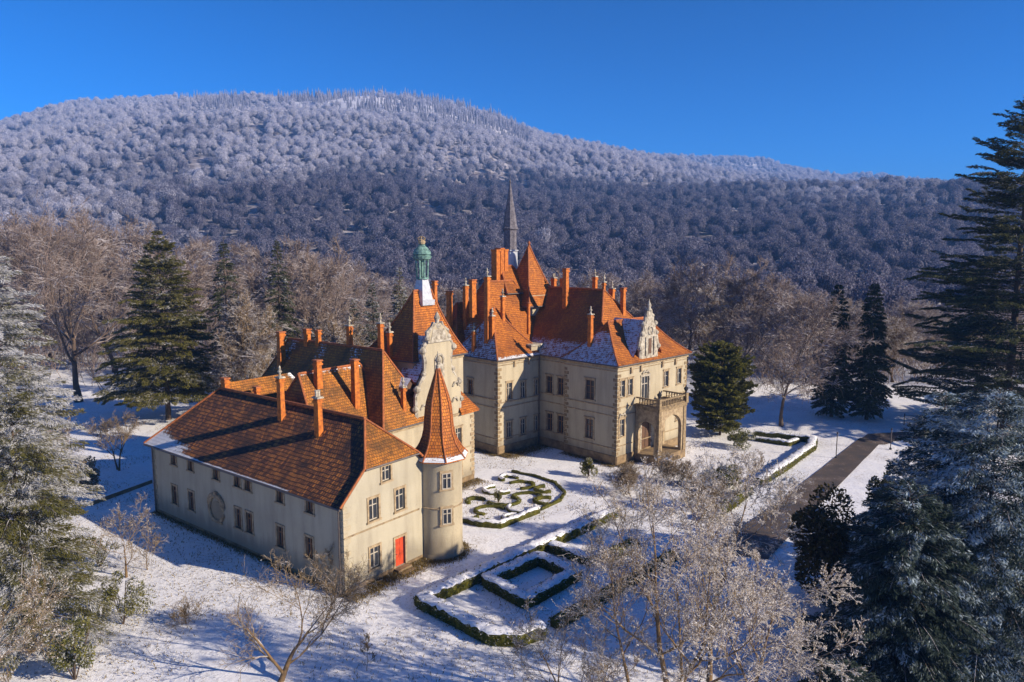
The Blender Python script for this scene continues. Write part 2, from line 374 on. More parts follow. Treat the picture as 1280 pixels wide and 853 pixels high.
# ------------------------------------------------------------------ far forest on the hills (stuff: geometry-node instances of crowns)
def crown_proto(seed, n, snow, conifer=False):
    rg = np.random.default_rng(seed)
    d = rg.normal(size=(n, 3)); d /= np.linalg.norm(d, axis=1)[:, None]; d[:, 2] = np.where(d[:, 2] < -0.25, -d[:, 2], d[:, 2])
    lob = rg.normal(size=(11, 3)); lob /= np.linalg.norm(lob, axis=1)[:, None]; lob[:, 2] = np.abs(lob[:, 2])
    k = (d @ lob.T).max(1); rr = 0.72 + 0.42 * k ** 6; rr *= rg.uniform(0.80, 1.05, n)
    if conifer:
        t = rg.uniform(0, 1, n) ** 0.7; a = rg.uniform(0, 2 * math.pi, n); q = (1 - (1 - t)) * 0.0 + t
        c = np.stack([np.cos(a) * t * 0.42, np.sin(a) * t * 0.42, 2.4 * (1 - t) + 0.1], -1)
    else: c = d * rr[:, None] * np.array([1, 1, 0.95]) + np.array([0, 0, 0.75])
    s = rg.uniform(0.035, 0.095, n) * (0.9 if conifer else 1)
    nrm = d * 0.8 + rg.normal(size=(n, 3)) * 0.55; nrm /= np.linalg.norm(nrm, axis=1)[:, None]
    a = np.cross(nrm, rg.normal(size=(n, 3))); a /= np.linalg.norm(a, axis=1)[:, None]; b = np.cross(nrm, a)
    v = np.stack([c - a * s[:, None], c - b * s[:, None] * 0.6, c + a * s[:, None], c + b * s[:, None] * 0.6], 1).reshape(-1, 3)
    q = np.arange(n * 4).reshape(n, 4)
    # an inner twiggy body so that a crown is not see-through everywhere
    sn = np.clip(rg.normal(snow, 0.13, n), 0, 1); tone = rg.uniform(0, 1, n)
    th = np.linspace(0, math.pi, 7); ph = np.linspace(0, 2 * math.pi, 9)[:-1]; cv = []
    for t in th:
        for p in ph: cv.append((0.62 * math.sin(t) * math.cos(p), 0.62 * math.sin(t) * math.sin(p), 0.7 + 0.62 * math.cos(t)) if not conifer else (0.22 * math.sin(t) * math.cos(p), 0.22 * math.sin(t) * math.sin(p), 0.9 + 0.9 * math.cos(t)))
    cq = [(b0 * 8 + a0, b0 * 8 + (a0 + 1) % 8, (b0 + 1) * 8 + (a0 + 1) % 8, (b0 + 1) * 8 + a0) for b0 in range(6) for a0 in range(8)]
    v = np.vstack([v, cv]); q = np.vstack([q, np.array(cq) + 4 * n]); sn = np.concatenate([sn, np.full(48, snow * 0.5)]); tone = np.concatenate([tone, np.full(48, 0.2)])
    return np_mesh('far_crown', v, q, False, {'snow': ('FACE', sn), 'tone': ('FACE', tone)})
def build_far_forest():
    rg = np.random.default_rng(5)
    mat_f = mat_leaf('far_wood_twigs', (0.060, 0.060, 0.100), (0.125, 0.110, 0.165), (0.74, 0.74, 0.84))  # twig tones pushed to blue, painting in shade under the sky
    coll = bpy.data.collections.new('far_forest_crowns')
    k = 0
    for lvl, snow in enumerate((0.10, 0.36, 0.66)):
        for s in range(3):
            me = crown_proto(100 + lvl * 10 + s, 900, snow); me.materials.append(mat_f)
            o = bpy.data.objects.new('far_crown_%02d' % k, me); coll.objects.link(o); k += 1
    me = crown_proto(200, 420, 0.55, True); me.materials.append(mat_f)
    o = bpy.data.objects.new('far_crown_%02d' % k, me); coll.objects.link(o)
    P = []
    for Y0, Y1, sp in ((210, 420, 6.6), (420, 1100, 7.2), (1100, 2100, 8.6), (2100, 3100, 13.)):
        half = 0.80
        n = int(((Y1 ** 2 - Y0 ** 2) * half) / sp ** 2)
        yy = np.sqrt(rg.uniform(Y0 ** 2, Y1 ** 2, n)); xx = yy * rg.uniform(-half, half, n)
        P.append(np.stack([xx, yy, np.full(n, sp)], -1))
    P = np.vstack(P)
    z = hill_height(P[:, 0], P[:, 1])
    # drop the ones hidden behind a crest
    a = P[:, 0] / P[:, 1]; el = (z + 14 - CAM_H) / P[:, 1]
    keep = np.ones(len(P), bool)
    bins = np.clip(((a + 0.8) / 1.6 * 400).astype(int), 0, 399)
    ys = np.arange(200, 3100, 25.)
    for bi in range(400):
        aa = -0.8 + 1.6 * (bi + 0.5) / 400; prof = (hill_height(aa * ys, ys) + 2 - CAM_H) / ys; mx = np.maximum.accumulate(prof)
        idx = np.where(bins == bi)[0]; keep[idx] = el[idx] > np.interp(P[idx, 1], ys, mx) - 0.004
    clear = vnoise(P[:, 0], P[:, 1], 21, 3, 1 / 120.); xpx = 640 + 908 * a
    keep &= ~((P[:, 1] > 1380) & (P[:, 1] < 1830) & (xpx > 290) & (xpx < 600) & (clear > 0.52) & (rg.uniform(0, 1, len(P)) < 0.82)); keep &= ~((vnoise(P[:, 0], P[:, 1], 61, 3, 1 / 30.) > 0.60) & (rg.uniform(0, 1, len(P)) < 0.75))
    P, z, clear, xpx = P[keep], z[keep], clear[keep], xpx[keep]
    frost = sm((z - 55 + (vnoise(P[:, 0], P[:, 1], 31, 4, 1 / 160.) - 0.5) * 230) / 130)
    frost = np.maximum(frost, 0.75 * sm((330 - xpx) / 260) * sm((P[:, 1] - 330) / 300))  # left slope whitened further, painting in its turn towards the sun
    frost = np.clip(frost, 0, 1)
    lv = np.clip(np.floor(frost * 2.2 + rg.uniform(0, 0.9, len(P))), 0, 2)
    idx = (lv * 3 + rg.integers(0, 3, len(P))).astype(np.int32)
    con = (P[:, 1] > 1350) & (P[:, 1] < 2000) & (xpx > 230) & (xpx < 660) & (vnoise(P[:, 0], P[:, 1], 41, 3, 1 / 150.) > 0.46)
    idx[con] = 9
    size = np.clip(P[:, 2] * (0.32 + 0.62 * rg.uniform(0, 1, len(P)) ** 1.8), 2.2, 9.5)
    me = bpy.data.meshes.new('far_forest'); me.vertices.add(len(P))
    me.vertices.foreach_set('co', np.stack([P[:, 0], P[:, 1], z + size * 0.5 + rg.uniform(0, 3.5, len(P))], -1).astype(np.float32).ravel())
    for nm, arr, ty in (('size', size, 'FLOAT'), ('turn', rg.uniform(0, 6.28, len(P)), 'FLOAT'), ('tall', rg.uniform(0.85, 1.5, len(P)), 'FLOAT'), ('which', idx, 'INT')):
        at = me.attributes.new(nm, ty, 'POINT'); at.data.foreach_set('value', np.asarray(arr, dtype=np.int32 if ty == 'INT' else np.float32))
    o = link('far_forest', me); tag(o, 'frosted bare woodland covering the hills behind the palace', 'forest', kind='stuff')
    ng = bpy.data.node_groups.new('forest_scatter', 'GeometryNodeTree')
    ng.interface.new_socket('Geometry', in_out='INPUT', socket_type='NodeSocketGeometry'); ng.interface.new_socket('Geometry', in_out='OUTPUT', socket_type='NodeSocketGeometry')
    gi = ng.nodes.new('NodeGroupInput'); go = ng.nodes.new('NodeGroupOutput')
    ci = ng.nodes.new('GeometryNodeCollectionInfo'); ci.inputs['Collection'].default_value = coll; ci.inputs['Separate Children'].default_value = True; ci.inputs['Reset Children'].default_value = True
    ip = ng.nodes.new('GeometryNodeInstanceOnPoints'); ip.inputs['Pick Instance'].default_value = True
    def na(nm, ty):
        q = ng.nodes.new('GeometryNodeInputNamedAttribute'); q.data_type = ty; q.inputs['Name'].default_value = nm; return [s for s in q.outputs if s.enabled][0]
    m2p = ng.nodes.new('GeometryNodeMeshToPoints')
    ng.links.new(gi.outputs[0], m2p.inputs[0]); ng.links.new(m2p.outputs[0], ip.inputs['Points']); ng.links.new(ci.outputs[0], ip.inputs['Instance'])
    ng.links.new(na('which', 'INT'), ip.inputs['Instance Index'])
    cx = ng.nodes.new('ShaderNodeCombineXYZ'); ng.links.new(na('turn', 'FLOAT'), cx.inputs[2]); ng.links.new(cx.outputs[0], ip.inputs['Rotation'])
    cz = ng.nodes.new('ShaderNodeCombineXYZ'); tall = ng.nodes.new('ShaderNodeMath'); tall.operation = 'MULTIPLY'; ng.links.new(na('size', 'FLOAT'), tall.inputs[0]); ng.links.new(na('tall', 'FLOAT'), tall.inputs[1]); ng.links.new(na('size', 'FLOAT'), cz.inputs[0]); ng.links.new(na('size', 'FLOAT'), cz.inputs[1]); ng.links.new(tall.outputs[0], cz.inputs[2]); ng.links.new(cz.outputs[0], ip.inputs['Scale']); ng.links.new(ip.outputs[0], go.inputs[0])
    md = o.modifiers.new('scatter', 'NODES'); md.node_group = ng
    print('far forest points', len(P))
build_far_forest()

# ------------------------------------------------------------------ building kit (local frame: x = u to the right rear, y = v to the left rear)
def wall_mesh(mb, a, b, z0, z1, ops=(), depth=0.32):
    """one wall face from a to b (outside on the right hand), real openings with reveals. ops: (s0, s1, za, zb)"""
    a = np.array(a, float); b = np.array(b, float); L = np.linalg.norm(b - a); d = (b - a) / L; n = np.array([d[1], -d[0]])
    S = sorted({0.0, L, *[o[0] for o in ops], *[o[1] for o in ops]}); T = sorted({z0, z1, *[o[2] for o in ops], *[o[3] for o in ops]})
    P = lambda s, z, k=0.0: (a[0] + d[0] * s - n[0] * k, a[1] + d[1] * s - n[1] * k, z)
    for i in range(len(S) - 1):
        for j in range(len(T) - 1):
            sm_, zm = (S[i] + S[i + 1]) / 2, (T[j] + T[j + 1]) / 2
            if any(o[0] < sm_ < o[1] and o[2] < zm < o[3] for o in ops): continue
            mb.poly([P(S[i], T[j]), P(S[i + 1], T[j]), P(S[i + 1], T[j + 1]), P(S[i], T[j + 1])])
    for s0, s1, za, zb in ops:
        mb.poly([P(s0, za), P(s1, za), P(s1, za, depth), P(s0, za, depth)]); mb.poly([P(s0, zb, depth), P(s1, zb, depth), P(s1, zb), P(s0, zb)])
        mb.poly([P(s0, za), P(s0, za, depth), P(s0, zb, depth), P(s0, zb)]); mb.poly([P(s1, za, depth), P(s1, za), P(s1, zb), P(s1, zb, depth)])
WIN = {}
def window_meshes(w, h, style):
    key = (round(w, 2), round(h, 2), style)
    if key in WIN: return WIN[key]
    su = MB(); t = 0.17; hw = w / 2        # stone surround stands proud of the wall (outside = -y)
    for x0, x1 in ((-hw - t, -hw), (hw, hw + t)): su.box(x0, x1, -0.06, 0.10, 0, h)
    su.box(-hw - t, hw + t, -0.07, 0.10, h, h + t * 1.15); su.box(-hw - t - 0.07, hw + t + 0.07, -0.13, 0.10, -0.15, 0)
    if style in ('tall', 'shutter'): su.box(-hw - t - 0.08, hw + t + 0.08, -0.14, 0.10, h + t * 1.15 + 0.002, h + t * 1.15 + 0.10)
    fr = MB(); f = 0.075; y0, y1 = 0.13, 0.21
    fr.box(-hw, -hw + f, y0, y1, 0, h); fr.box(hw - f, hw, y0, y1, 0, h); fr.box(-hw + f, hw - f, y0, y1, 0, f); fr.box(-hw + f, hw - f, y0, y1, h - f, h)
    fr.box(-0.045, 0.045, y0 - 0.02, y1, f, h - f)
    zt = h * 0.68; fr.box(-hw + f, -0.045, y0, y1 - 0.01, zt - 0.035, zt + 0.035); fr.box(0.045, hw - f, y0, y1 - 0.01, zt - 0.035, zt + 0.035)
    if w > 1.0:
        fr.box(-hw + f, -0.045, y0 + 0.02, y1 - 0.01, zt * 0.5 - 0.02, zt * 0.5 + 0.02); fr.box(0.045, hw - f, y0 + 0.02, y1 - 0.01, zt * 0.5 - 0.02, zt * 0.5 + 0.02)
    pa = MB(); pa.box(-hw + 0.02, hw - 0.02, 0.19, 0.20, 0.02, h - 0.02)
    WIN[key] = (su.mesh('window_surround'), fr.mesh('window_sash'), pa.mesh('window_pane')); return WIN[key]
def add_window(parent, a, b, s, za, w, h, style='plain', frame='frame_white', surr='trim', label=None):
    a = np.array(a, float); b = np.array(b, float); d = (b - a) / np.linalg.norm(b - a)
    sm_, fm, pm = window_meshes(w, h, style)
    o = link('window', sm_, None, parent)
    if not o.data.materials: o.data.materials.append(M[surr])
    o.location = (a[0] + d[0] * s, a[1] + d[1] * s, za); o.rotation_euler = (0, 0, math.atan2(d[1], d[0]))
    if label: o['label'] = label
    key = ('f', id(fm), frame)
    if key not in WIN: c = fm.copy(); c.materials.clear(); c.materials.append(M[frame]); WIN[key] = c
    link('sash', WIN[key], None, o); link('pane', pm, M['glass'], o); return o
def wall_with_windows(mb, parent, a, b, z0, z1, wins, style='plain', frame='frame_white', extra=()):
    """wins: (s_centre, z_sill, w, h)"""
    ops = [(s - w / 2, s + w / 2, z, z + h) for s, z, w, h in wins] + list(extra)
    wall_mesh(mb, a, b, z0, z1, ops)
    for s, z, w, h in wins: add_window(parent, a, b, s, z, w, h, style, frame)
def band(mb, a, b, z, h=0.16, out=0.10, ext=0.0):
    """string course / cornice run along a wall face"""
    a = np.array(a, float); b = np.array(b, float); L = np.linalg.norm(b - a); d = (b - a) / L; n = np.array([d[1], -d[0]])
    a2 = a - d * ext; b2 = b + d * ext; k = len(mb.v)
    for z_, o in ((z, out * 0.55), (z + h, out)):
        for p in (a2, b2):
            mb.v.append((p[0] + n[0] * o, p[1] + n[1] * o, z_)); mb.v.append((p[0] - n[0] * 0.05, p[1] - n[1] * 0.05, z_))
    # verts: 0 a-out-low 1 a-in-low 2 b-out-low 3 b-in-low 4.. high
    for q in ((0, 2, 6, 4), (4, 6, 7, 5), (1, 3, 2, 0), (0, 4, 5, 1), (2, 3, 7, 6), (5, 7, 3, 1)): mb.f.append([k + i for i in q])
def quoins(mb, x, y, z0, z1, dx, dy, seed=0):
    """alternating corner stones, dx/dy = which way each arm of the corner runs"""
    z = z0; i = 0
    while z < z1 - 0.3:
        l1, l2 = (0.62, 0.36) if i % 2 else (0.36, 0.62)
        xs = sorted((x - dx * 0.05, x + dx * l1)); ys = sorted((y - dy * 0.05, y + dy * l2))
        mb.box(xs[0], xs[1], ys[0], ys[1], z, z + 0.36); z += 0.72 if False else 0.50; i += 1
def surf(V, UV, Fc, SN, fl, fr_, ns, nu, snow_fn=None):
    """grid between a left edge and a right edge function; UV in metres"""
    b = len(V); prev = None; vv = 0.0
    for i in range(ns + 1):
        s = i / ns; L = np.array(fl(s), float); Rr = np.array(fr_(s), float); mid = (L + Rr) / 2
        if prev is not None: vv += np.linalg.norm(mid - prev)
        prev = mid; w = np.linalg.norm(Rr - L)
        for j in range(nu + 1):
            t = j / nu; V.append(L * (1 - t) + Rr * t); UV.append(((t - 0.5) * w, vv)); SN.append(snow_fn(s, t) if snow_fn else 0.0)
    for i in range(ns):
        for j in range(nu):
            k = b + i * (nu + 1) + j; Fc.append((k, k + 1, k + nu + 2, k + nu + 1))
def roof_obj(name, mat, parent, V, UV, Fc, SN, thick=0.16):
    V = np.array(V); Fc = np.array(Fc)
    V2 = V.copy(); V2[:, 2] -= thick
    F2 = Fc[:, ::-1] + len(V)
    uv = np.array(UV); uvl = np.vstack([uv[Fc].reshape(-1, 2), uv[F2 - len(V)].reshape(-1, 2)])
    me = np_mesh(name, np.vstack([V, V2]), np.vstack([Fc, F2]), False, {'snow': ('POINT', np.concatenate([SN, np.zeros(len(SN))]))}, uvl)
    return link(name, me, mat, parent)
def hip_roof(name, mat, parent, rect, z0, ridge, z1, flare=0.35, snow=None, ns=14, nu=16, over=0.45, caps=True, sides='FRBL', capmat='ridge'):
    """rect (u0,u1,v0,v1); ridge ((u,v),(u,v)); snow {'L': fn(s,t)}; flared (bell-cast) eaves"""
    u0, u1, v0, v1 = rect; u0 -= over; v0 -= over; u1 += over; v1 += over
    A, B = ridge; snow = snow or {}
    along_u = abs(A[0] - B[0]) >= abs(A[1] - B[1])
    c = {'fl': (u0, v0), 'fr': (u1, v0), 'br': (u1, v1), 'bl': (u0, v1)}
    h = lambda s: z0 + (z1 - z0) * ((1 - flare) * s + flare * s * s)
    def edge(c0, r): return lambda s: (c0[0] * (1 - s) + r[0] * s, c0[1] * (1 - s) + r[1] * s, h(s))
    if along_u: near = {'fl': A, 'bl': A, 'fr': B, 'br': B}
    else: near = {'fl': A, 'fr': A, 'bl': B, 'br': B}
    V, UV, Fc, SN = [], [], [], []
    for side, (p, q) in {'F': ('fl', 'fr'), 'R': ('fr', 'br'), 'B': ('br', 'bl'), 'L': ('bl', 'fl')}.items():
        if side not in sides: continue
        surf(V, UV, Fc, SN, edge(c[p], near[p]), edge(c[q], near[q]), ns, nu, snow.get(side))
    ro = roof_obj(name, mat, parent, V, UV, Fc, SN)
    if caps:
        mb = MB()
        for k in c: mb.tube([np.array(edge(c[k], near[k])(s)) + (0, 0, 0.04) for s in np.linspace(0, 1, 9)], 0.11, 6)
        if A != B: mb.tube([(A[0], A[1], z1 + 0.05), (B[0], B[1], z1 + 0.05)], 0.13, 6)
        mb.build('ridge_tiles', M[capmat], ro)
        g = MB()       # gutter board under the eaves
        for p, q in (('fl', 'fr'), ('fr', 'br'), ('br', 'bl'), ('bl', 'fl')):
            g.tube([(c[p][0], c[p][1], z0 - 0.10), (c[q][0], c[q][1], z0 - 0.10)], 0.085, 6)
        g.build('gutter', M['metal'], ro)
    return ro
def soffit(mb, rect, z, over=0.45, h=0.4):
    u0, u1, v0, v1 = rect; mb.box(u0 - over + 0.08, u1 + over - 0.08, v0 - over + 0.08, v1 + over - 0.08, z - h * 0.35, z - 0.17)
    mb.box(u0 - 0.16, u1 + 0.16, v0 - 0.16, v1 + 0.16, z - h, z - h * 0.35 - 0.002)
def chimney(parent, u, v, z0, z1, w=0.8, d=0.8, cap='plain', mat='brick', label=None):
    """tapered stack with a corbelled head; cap: plain, urn (white finial), pots"""
    w *= 0.78; d *= 0.80
    mb = MB(); mb.box(u - w / 2, u + w / 2, v - d / 2, v + d / 2, z0, z1 - 0.5, (0.04, 0.04))
    mb.box(u - w / 2 - 0.05, u + w / 2 + 0.05, v - d / 2 - 0.05, v + d / 2 + 0.05, z1 - 0.5, z1 - 0.32)
    mb.box(u - w / 2 + 0.02, u + w / 2 - 0.02, v - d / 2 + 0.02, v + d / 2 - 0.02, z1 - 0.318, z1 - 0.12)
    o = mb.build('chimney', M[mat], parent)
    if label: o['label'] = label
    c = MB(); c.box(u - w / 2 - 0.09, u + w / 2 + 0.09, v - d / 2 - 0.09, v + d / 2 + 0.09, z1 - 0.118, z1 + 0.02, (0.05, 0.05))
    if cap == 'urn': c.lathe([(0.16, z1 + 0.022), (0.10, z1 + 0.15), (0.09, z1 + 0.3), (0.2, z1 + 0.42), (0.2, z1 + 0.5), (0.08, z1 + 0.62), (0.10, z1 + 0.8), (0.03, z1 + 0.98)], (u, v), 8)
    if cap == 'pots':
        for k in (-1, 1): c.lathe([(0.13, z1 + 0.022), (0.12, z1 + 0.45), (0.15, z1 + 0.5), (0.15, z1 + 0.56)], (u + k * w * 0.22, v), 8)
    c.build('chimney_cap', M['carved'] if cap != 'plain' else M['ridge'], o); return o
def downpipe(parent, u, v, z0, z1):
    mb = MB(); mb.tube([(u, v, z0), (u, v, z1)], 0.07, 8)
    z = z0 + 1
    while z < z1: mb.tube([(u, v, z), (u, v, z + 0.08)], 0.10, 8); z += 2.2
    mb.lathe([(0.08, z1), (0.2, z1 + 0.3), (0.2, z1 + 0.42)], (u, v), 8); return mb.build('downpipe', M['metal'], parent)
def outline_slab(mb, pts, v0, v1):
    """extrude an outline given in (u,z) from v0 to v1"""
    n = len(pts); b = len(mb.v)
    mb.v += [(p[0], v0, p[1]) for p in pts] + [(p[0], v1, p[1]) for p in pts]
    mb.f.append([b + i for i in range(n)]); mb.f.append([b + n + i for i in range(n)][::-1])
    for i in range(n): j = (i + 1) % n; mb.f.append([b + i, b + n + i, b + n + j, b + j])

# ------------------------------------------------------------------ 1. service wing with the round corner tower
US = R(90 - 37.5); OS = ground_at(432, 745)
UM = R(90 - 45.6); OM = ground_at(770, 583)
def service_wing():
    t = empty('service_building', OS, US)
    tag(t, 'long two storey building with red door, mottled brown tile roof and round corner turret', 'building')
    W, L, ze, zr = 9.6, 28.9, 7.4, 12.3
    wl = MB()
    up = [(24.75, 6.38), (21.69, 6.4), (17.35, 6.4), (13.98, 6.42), (12.4, 6.42), (7.84, 6.38), (3.99, 6.38)]
    lo = [(24.95, 2.55), (21.87, 2.62), (14.11, 2.75), (12.41, 2.75), (8.02, 2.62), (4.2, 2.65)]
    wins = [(L - v, z - 0.78, 0.85, 1.5) for v, z in up] + [(L - v, z - 0.85, 0.9, 1.75) for v, z in lo]
    wall_with_windows(wl, t, (0, L), (0, 0), -1, ze, wins, 'plain', 'frame_brown')
    # near end: gable trapezium under the half hip
    wf = [(2.97, 5.05, 1.0, 1.75), (5.78, 5.05, 1.0, 1.75), (2.99, 1.15, 1.0, 1.7)]
    dr = (5.66 - 0.55, 5.66 + 0.55, 0.35, 2.75)
    wall_with_windows(wl, t, (0, 0), (W, 0), -1, ze, wf, 'plain', 'frame_white', [dr])
    zh, uh = 9.45, 1.95
    # gable part with its little window: strips around the opening
    s0, s1, za, zb = 3.9, 4.8, 7.85, 9.05
    P = lambda u, z: (u, 0, z)
    xe = lambda z: (z - ze) / (zh - ze) * uh
    wl.poly([P(0, ze), P(W, ze), P(W - xe(za), za), P(xe(za), za)])
    wl.poly([P(xe(za), za), P(s0, za), P(s0, zb), P(xe(zb), zb)]); wl.poly([P(s1, za), P(W - xe(za), za), P(W - xe(zb), zb), P(s1, zb)])
    wl.poly([P(xe(zb), zb), P(W - xe(zb), zb), P(W - uh, zh), P(uh, zh)])
    for q in (((s0, za), (s1, za)), ((s1, za), (s1, zb)), ((s1, zb), (s0, zb)), ((s0, zb), (s0, za))):
        wl.poly([(q[0][0], 0, q[0][1]), (q[1][0], 0, q[1][1]), (q[1][0], 0.32, q[1][1]), (q[0][0], 0.32, q[0][1])])
    add_window(t, (0, 0), (W, 0), (s0 + s1) / 2, za, s1 - s0, zb - za, 'plain', 'frame_white')
    wall_mesh(wl, (W, 0), (W, L), -1, ze); wall_mesh(wl, (W, L), (0, L), -1, ze)
    wl.build('wall', M['plaster_grey'], t)
    # door
    d = MB(); d.box(5.66 - 0.53, 5.66 + 0.53, 0.14, 0.22, 0.35, 2.73)
    for x in (-0.27, 0.27):
        for z0_, z1_ in ((0.5, 1.1), (1.2, 1.9), (2.0, 2.6)): d.box(5.66 + x - 0.19, 5.66 + x + 0.19, 0.115, 0.139, z0_, z1_, (0.03, 0))
    do = d.build('door', M['red_door'], t); k = MB(); k.tube([(5.3, 0.10, 1.4), (5.3, 0.03, 1.4), (5.42, 0.03, 1.4)], 0.02, 6); k.build('handle', M['iron'], do)
    s = MB(); s.box(4.93, 5.11, -0.07, 0.1, 0.35, 2.75); s.box(6.21, 6.39, -0.07, 0.1, 0.35, 2.75); s.box(4.93, 6.39, -0.08, 0.1, 2.752, 2.95)
    s.build('door_surround', M['trim'], t)
    st = MB(); st.box(4.9, 6.4, -1.1, -0.02, -0.3, 0.16); st.box(4.9, 6.4, -0.6, -0.02, 0.162, 0.33); st.build('door_steps', M['plinth'], t)
    sc = MB(); band(sc, (0, 0), (7.9, 0), 4.42, 0.13, 0.09); sc.build('string_course', M['trim'], t)
    pl = MB(); band(pl, (0, L), (0, 0), -0.8, 1.15, 0.05); band(pl, (0, 0), (4.9, 0), -0.8, 1.25, 0.05); band(pl, (6.42, 0), (8.2, 0), -0.8, 1.2, 0.05)
    pl.build('plinth', M['plinth'], t)
    for vq, dq in ((0, 1), (L, -1)): q = MB(); quoins(q, 0, vq, 0.5, 7.2, 1, dq); q.build('quoins', M['plaster'], t)
    # blind oval niche with a cartouche on the long wall
    c = MB(); vc, zc = 17.48, 2.75; ring = [(-0.10, vc + 1.15 * math.cos(a), zc + (1.0 + 0.35 * (math.sin(a) > 0)) * math.sin(a)) for a in np.linspace(0, 2 * math.pi, 19)]
    c.tube(ring, 0.17, 6, False); c.box(-0.2, 0.0, vc - 0.4, vc + 0.4, zc + 1.2, zc + 1.75, (0, 0.2))
    for sgn in (-1, 1): c.tube([(-0.12, vc + sgn * 0.35, zc + 1.45), (-0.14, vc + sgn * 0.8, zc + 1.3), (-0.12, vc + sgn * 1.15, zc + 0.9), (-0.12, vc + sgn * 1.3, zc + 0.4)], [0.16, 0.13, 0.15, 0.08], 6)
    c.box(-0.14, 0.0, vc - 0.8, vc + 0.8, zc - 1.15, zc - 0.98); cr = c.build('cartouche', M['trim'], t); c = MB(); c.lathe([(0.85, -0.03), (0.85, 0.03), (0.5, 0.06)], (0, 0), 20); pn = c.build('cartouche_panel', M['plaster'], cr); pn.location = (-0.03, vc, zc); pn.rotation_euler = (0, R(-90), 0)
    # roof: long slopes, near half hip, far full hip
    ov = 0.5; dz = ov * (zr - ze) / 4.8; zo = ze - dz * 0.75
    um = W / 2; v_r0, v_r1 = 2.88, 24.2
    tb = (zh - zo) / (zr - zo)
    def near_edge(sg):
        ue = -ov if sg < 0 else W + ov; uhh = uh if sg < 0 else W - uh
        def f(s):
            if s < tb: k = s / tb; return (ue * (1 - k) + uhh * k, -0.32, zo + (zr - zo) * s)
            k = (s - tb) / (1 - tb); return (uhh * (1 - k) + um * k, -0.32 * (1 - k) + v_r0 * k, zo + (zr - zo) * s)
        return f
    def far_edge(sg):
        ue = -ov if sg < 0 else W + ov
        return lambda s: (ue * (1 - s) + um * s, (L + ov) * (1 - s) + v_r1 * s, zo + (zr - zo) * s)
    V, UV, Fc, SN = [], [], [], []
    sn_long = lambda s, t: (0.95 if s < 0.035 else 0.0) * (t < 0.78) + max(0.0, 1.35 - s * 3.0 - t * 4.2) * 1.1 + max(0, 0.50 - abs(s - 0.12) * 2.2 - abs(t - 0.22) * 1.8)
    surf(V, UV, Fc, SN, far_edge(-1), near_edge(-1), 28, 40, sn_long); surf(V, UV, Fc, SN, near_edge(1), far_edge(1), 20, 20)
    ro = roof_obj('roof', M['tile_old'], t, V, UV, Fc, SN)
    V, UV, Fc, SN = [], [], [], []
    surf(V, UV, Fc, SN, lambda s: near_edge(-1)(tb + s * (1 - tb)), lambda s: near_edge(1)(tb + s * (1 - tb)), 12, 10)
    r2 = roof_obj('roof', M['tile_moss'], t, V, UV, Fc, SN); r2['label'] = 'bright orange half hip'
    V, UV, Fc, SN = [], [], [], []
    surf(V, UV, Fc, SN, far_edge(1), far_edge(-1), 14, 12); roof_obj('roof', M['tile_moss'], t, V, UV, Fc, SN)
    mb = MB()
    for f in (near_edge(-1), near_edge(1), far_edge(-1), far_edge(1)): mb.tube([np.array(f(s)) + (0, 0, 0.05) for s in np.linspace(0, 1, 12)], 0.10, 6)
    mb.tube([(um, v_r0, zr + 0.06), (um, v_r1, zr + 0.06)], 0.13, 6)
    mb.build('ridge_tiles', M['ridge'], ro)
    g = MB(); g.tube([(-ov - 0.03, L + ov, zo - 0.12), (-ov - 0.03, -0.3, zo - 0.12)], 0.09, 8); g.tube([(uh, -0.38, zh - 0.1), (W - uh, -0.38, zh - 0.1)], 0.08, 8)
    g.tube([(W + ov, L + ov, zo - 0.12), (W + ov, 2.2, zo - 0.12)], 0.09, 8); g.build('gutter', M['metal'], ro)
    eb = MB(); eb.box(-ov + 0.1, 0.02, 0.0, L + ov - 0.1, zo - 0.22, zo - 0.14); eb.box(-0.14, 0.0, -0.14, L, ze - 0.62, ze - 0.3); eb.build('eaves_board', M['trim'], ro)
    downpipe(t, -0.16, 0.35, -0.2, zo - 0.3); downpipe(t, -0.16, L - 0.3, -0.2, zo - 0.3)
    # chimneys on the ridge and slopes
    chimney(t, um + 0.2, 23.6, 11.6, 13.4, 0.7, 0.9)
    chimney(t, 3.7, 12.6, 10.0, 14.9, 0.62, 0.72, 'urn', label='tall chimney with white finial')
    chimney(t, 3.3, 6.9, 9.8, 13.9, 0.64, 0.78, 'pots')
    chimney(t, um + 0.7, 19.0, 11.2, 13.0, 0.6, 0.7)
    # round tower
    Rz = math.radians(37.5)
    cw = np.array([-6.22, 59.63]) - OS[:2]
    cu = cw[0] * math.sin(Rz) + cw[1] * math.cos(Rz); cv = -cw[0] * math.cos(Rz) + cw[1] * math.sin(Rz)
    r = 1.95
    b = MB(); b.lathe([(r + 0.12, -1), (r + 0.1, 0.25), (r + 0.02, 0.4), (r, 0.5), (r, 8.35), (r + 0.1, 8.5), (r + 0.16, 8.62)], (cu, cv), 48)
    b.build('tower_wall', M['plaster'], t, True)
    b = MB(); b.lathe([(r - 0.1, 4.42), (r + 0.07, 4.45), (r + 0.09, 4.55), (r - 0.1, 4.58)], (cu, cv), 48); b.build('tower_band', M['trim'], t)
    ta = math.radians(-62)     # windows of the tower look towards the drone
    for ang_, z in ((-119, 6.2), (-119, 3.15)):
        a_ = math.radians(ang_); nx, ny = math.cos(a_), math.sin(a_)
        px_, py_ = cu + nx * (r - 0.02), cv + ny * (r - 0.02); tx, ty = -ny, nx
        o = add_window(t, (px_ - tx, py_ - ty), (px_ + tx, py_ + ty), 1.0, z, 0.8, 1.35, 'tower')
        for ch in o.children: ch.location = (0, -0.235, 0)
    zc0, zc1 = 8.6, 16.3
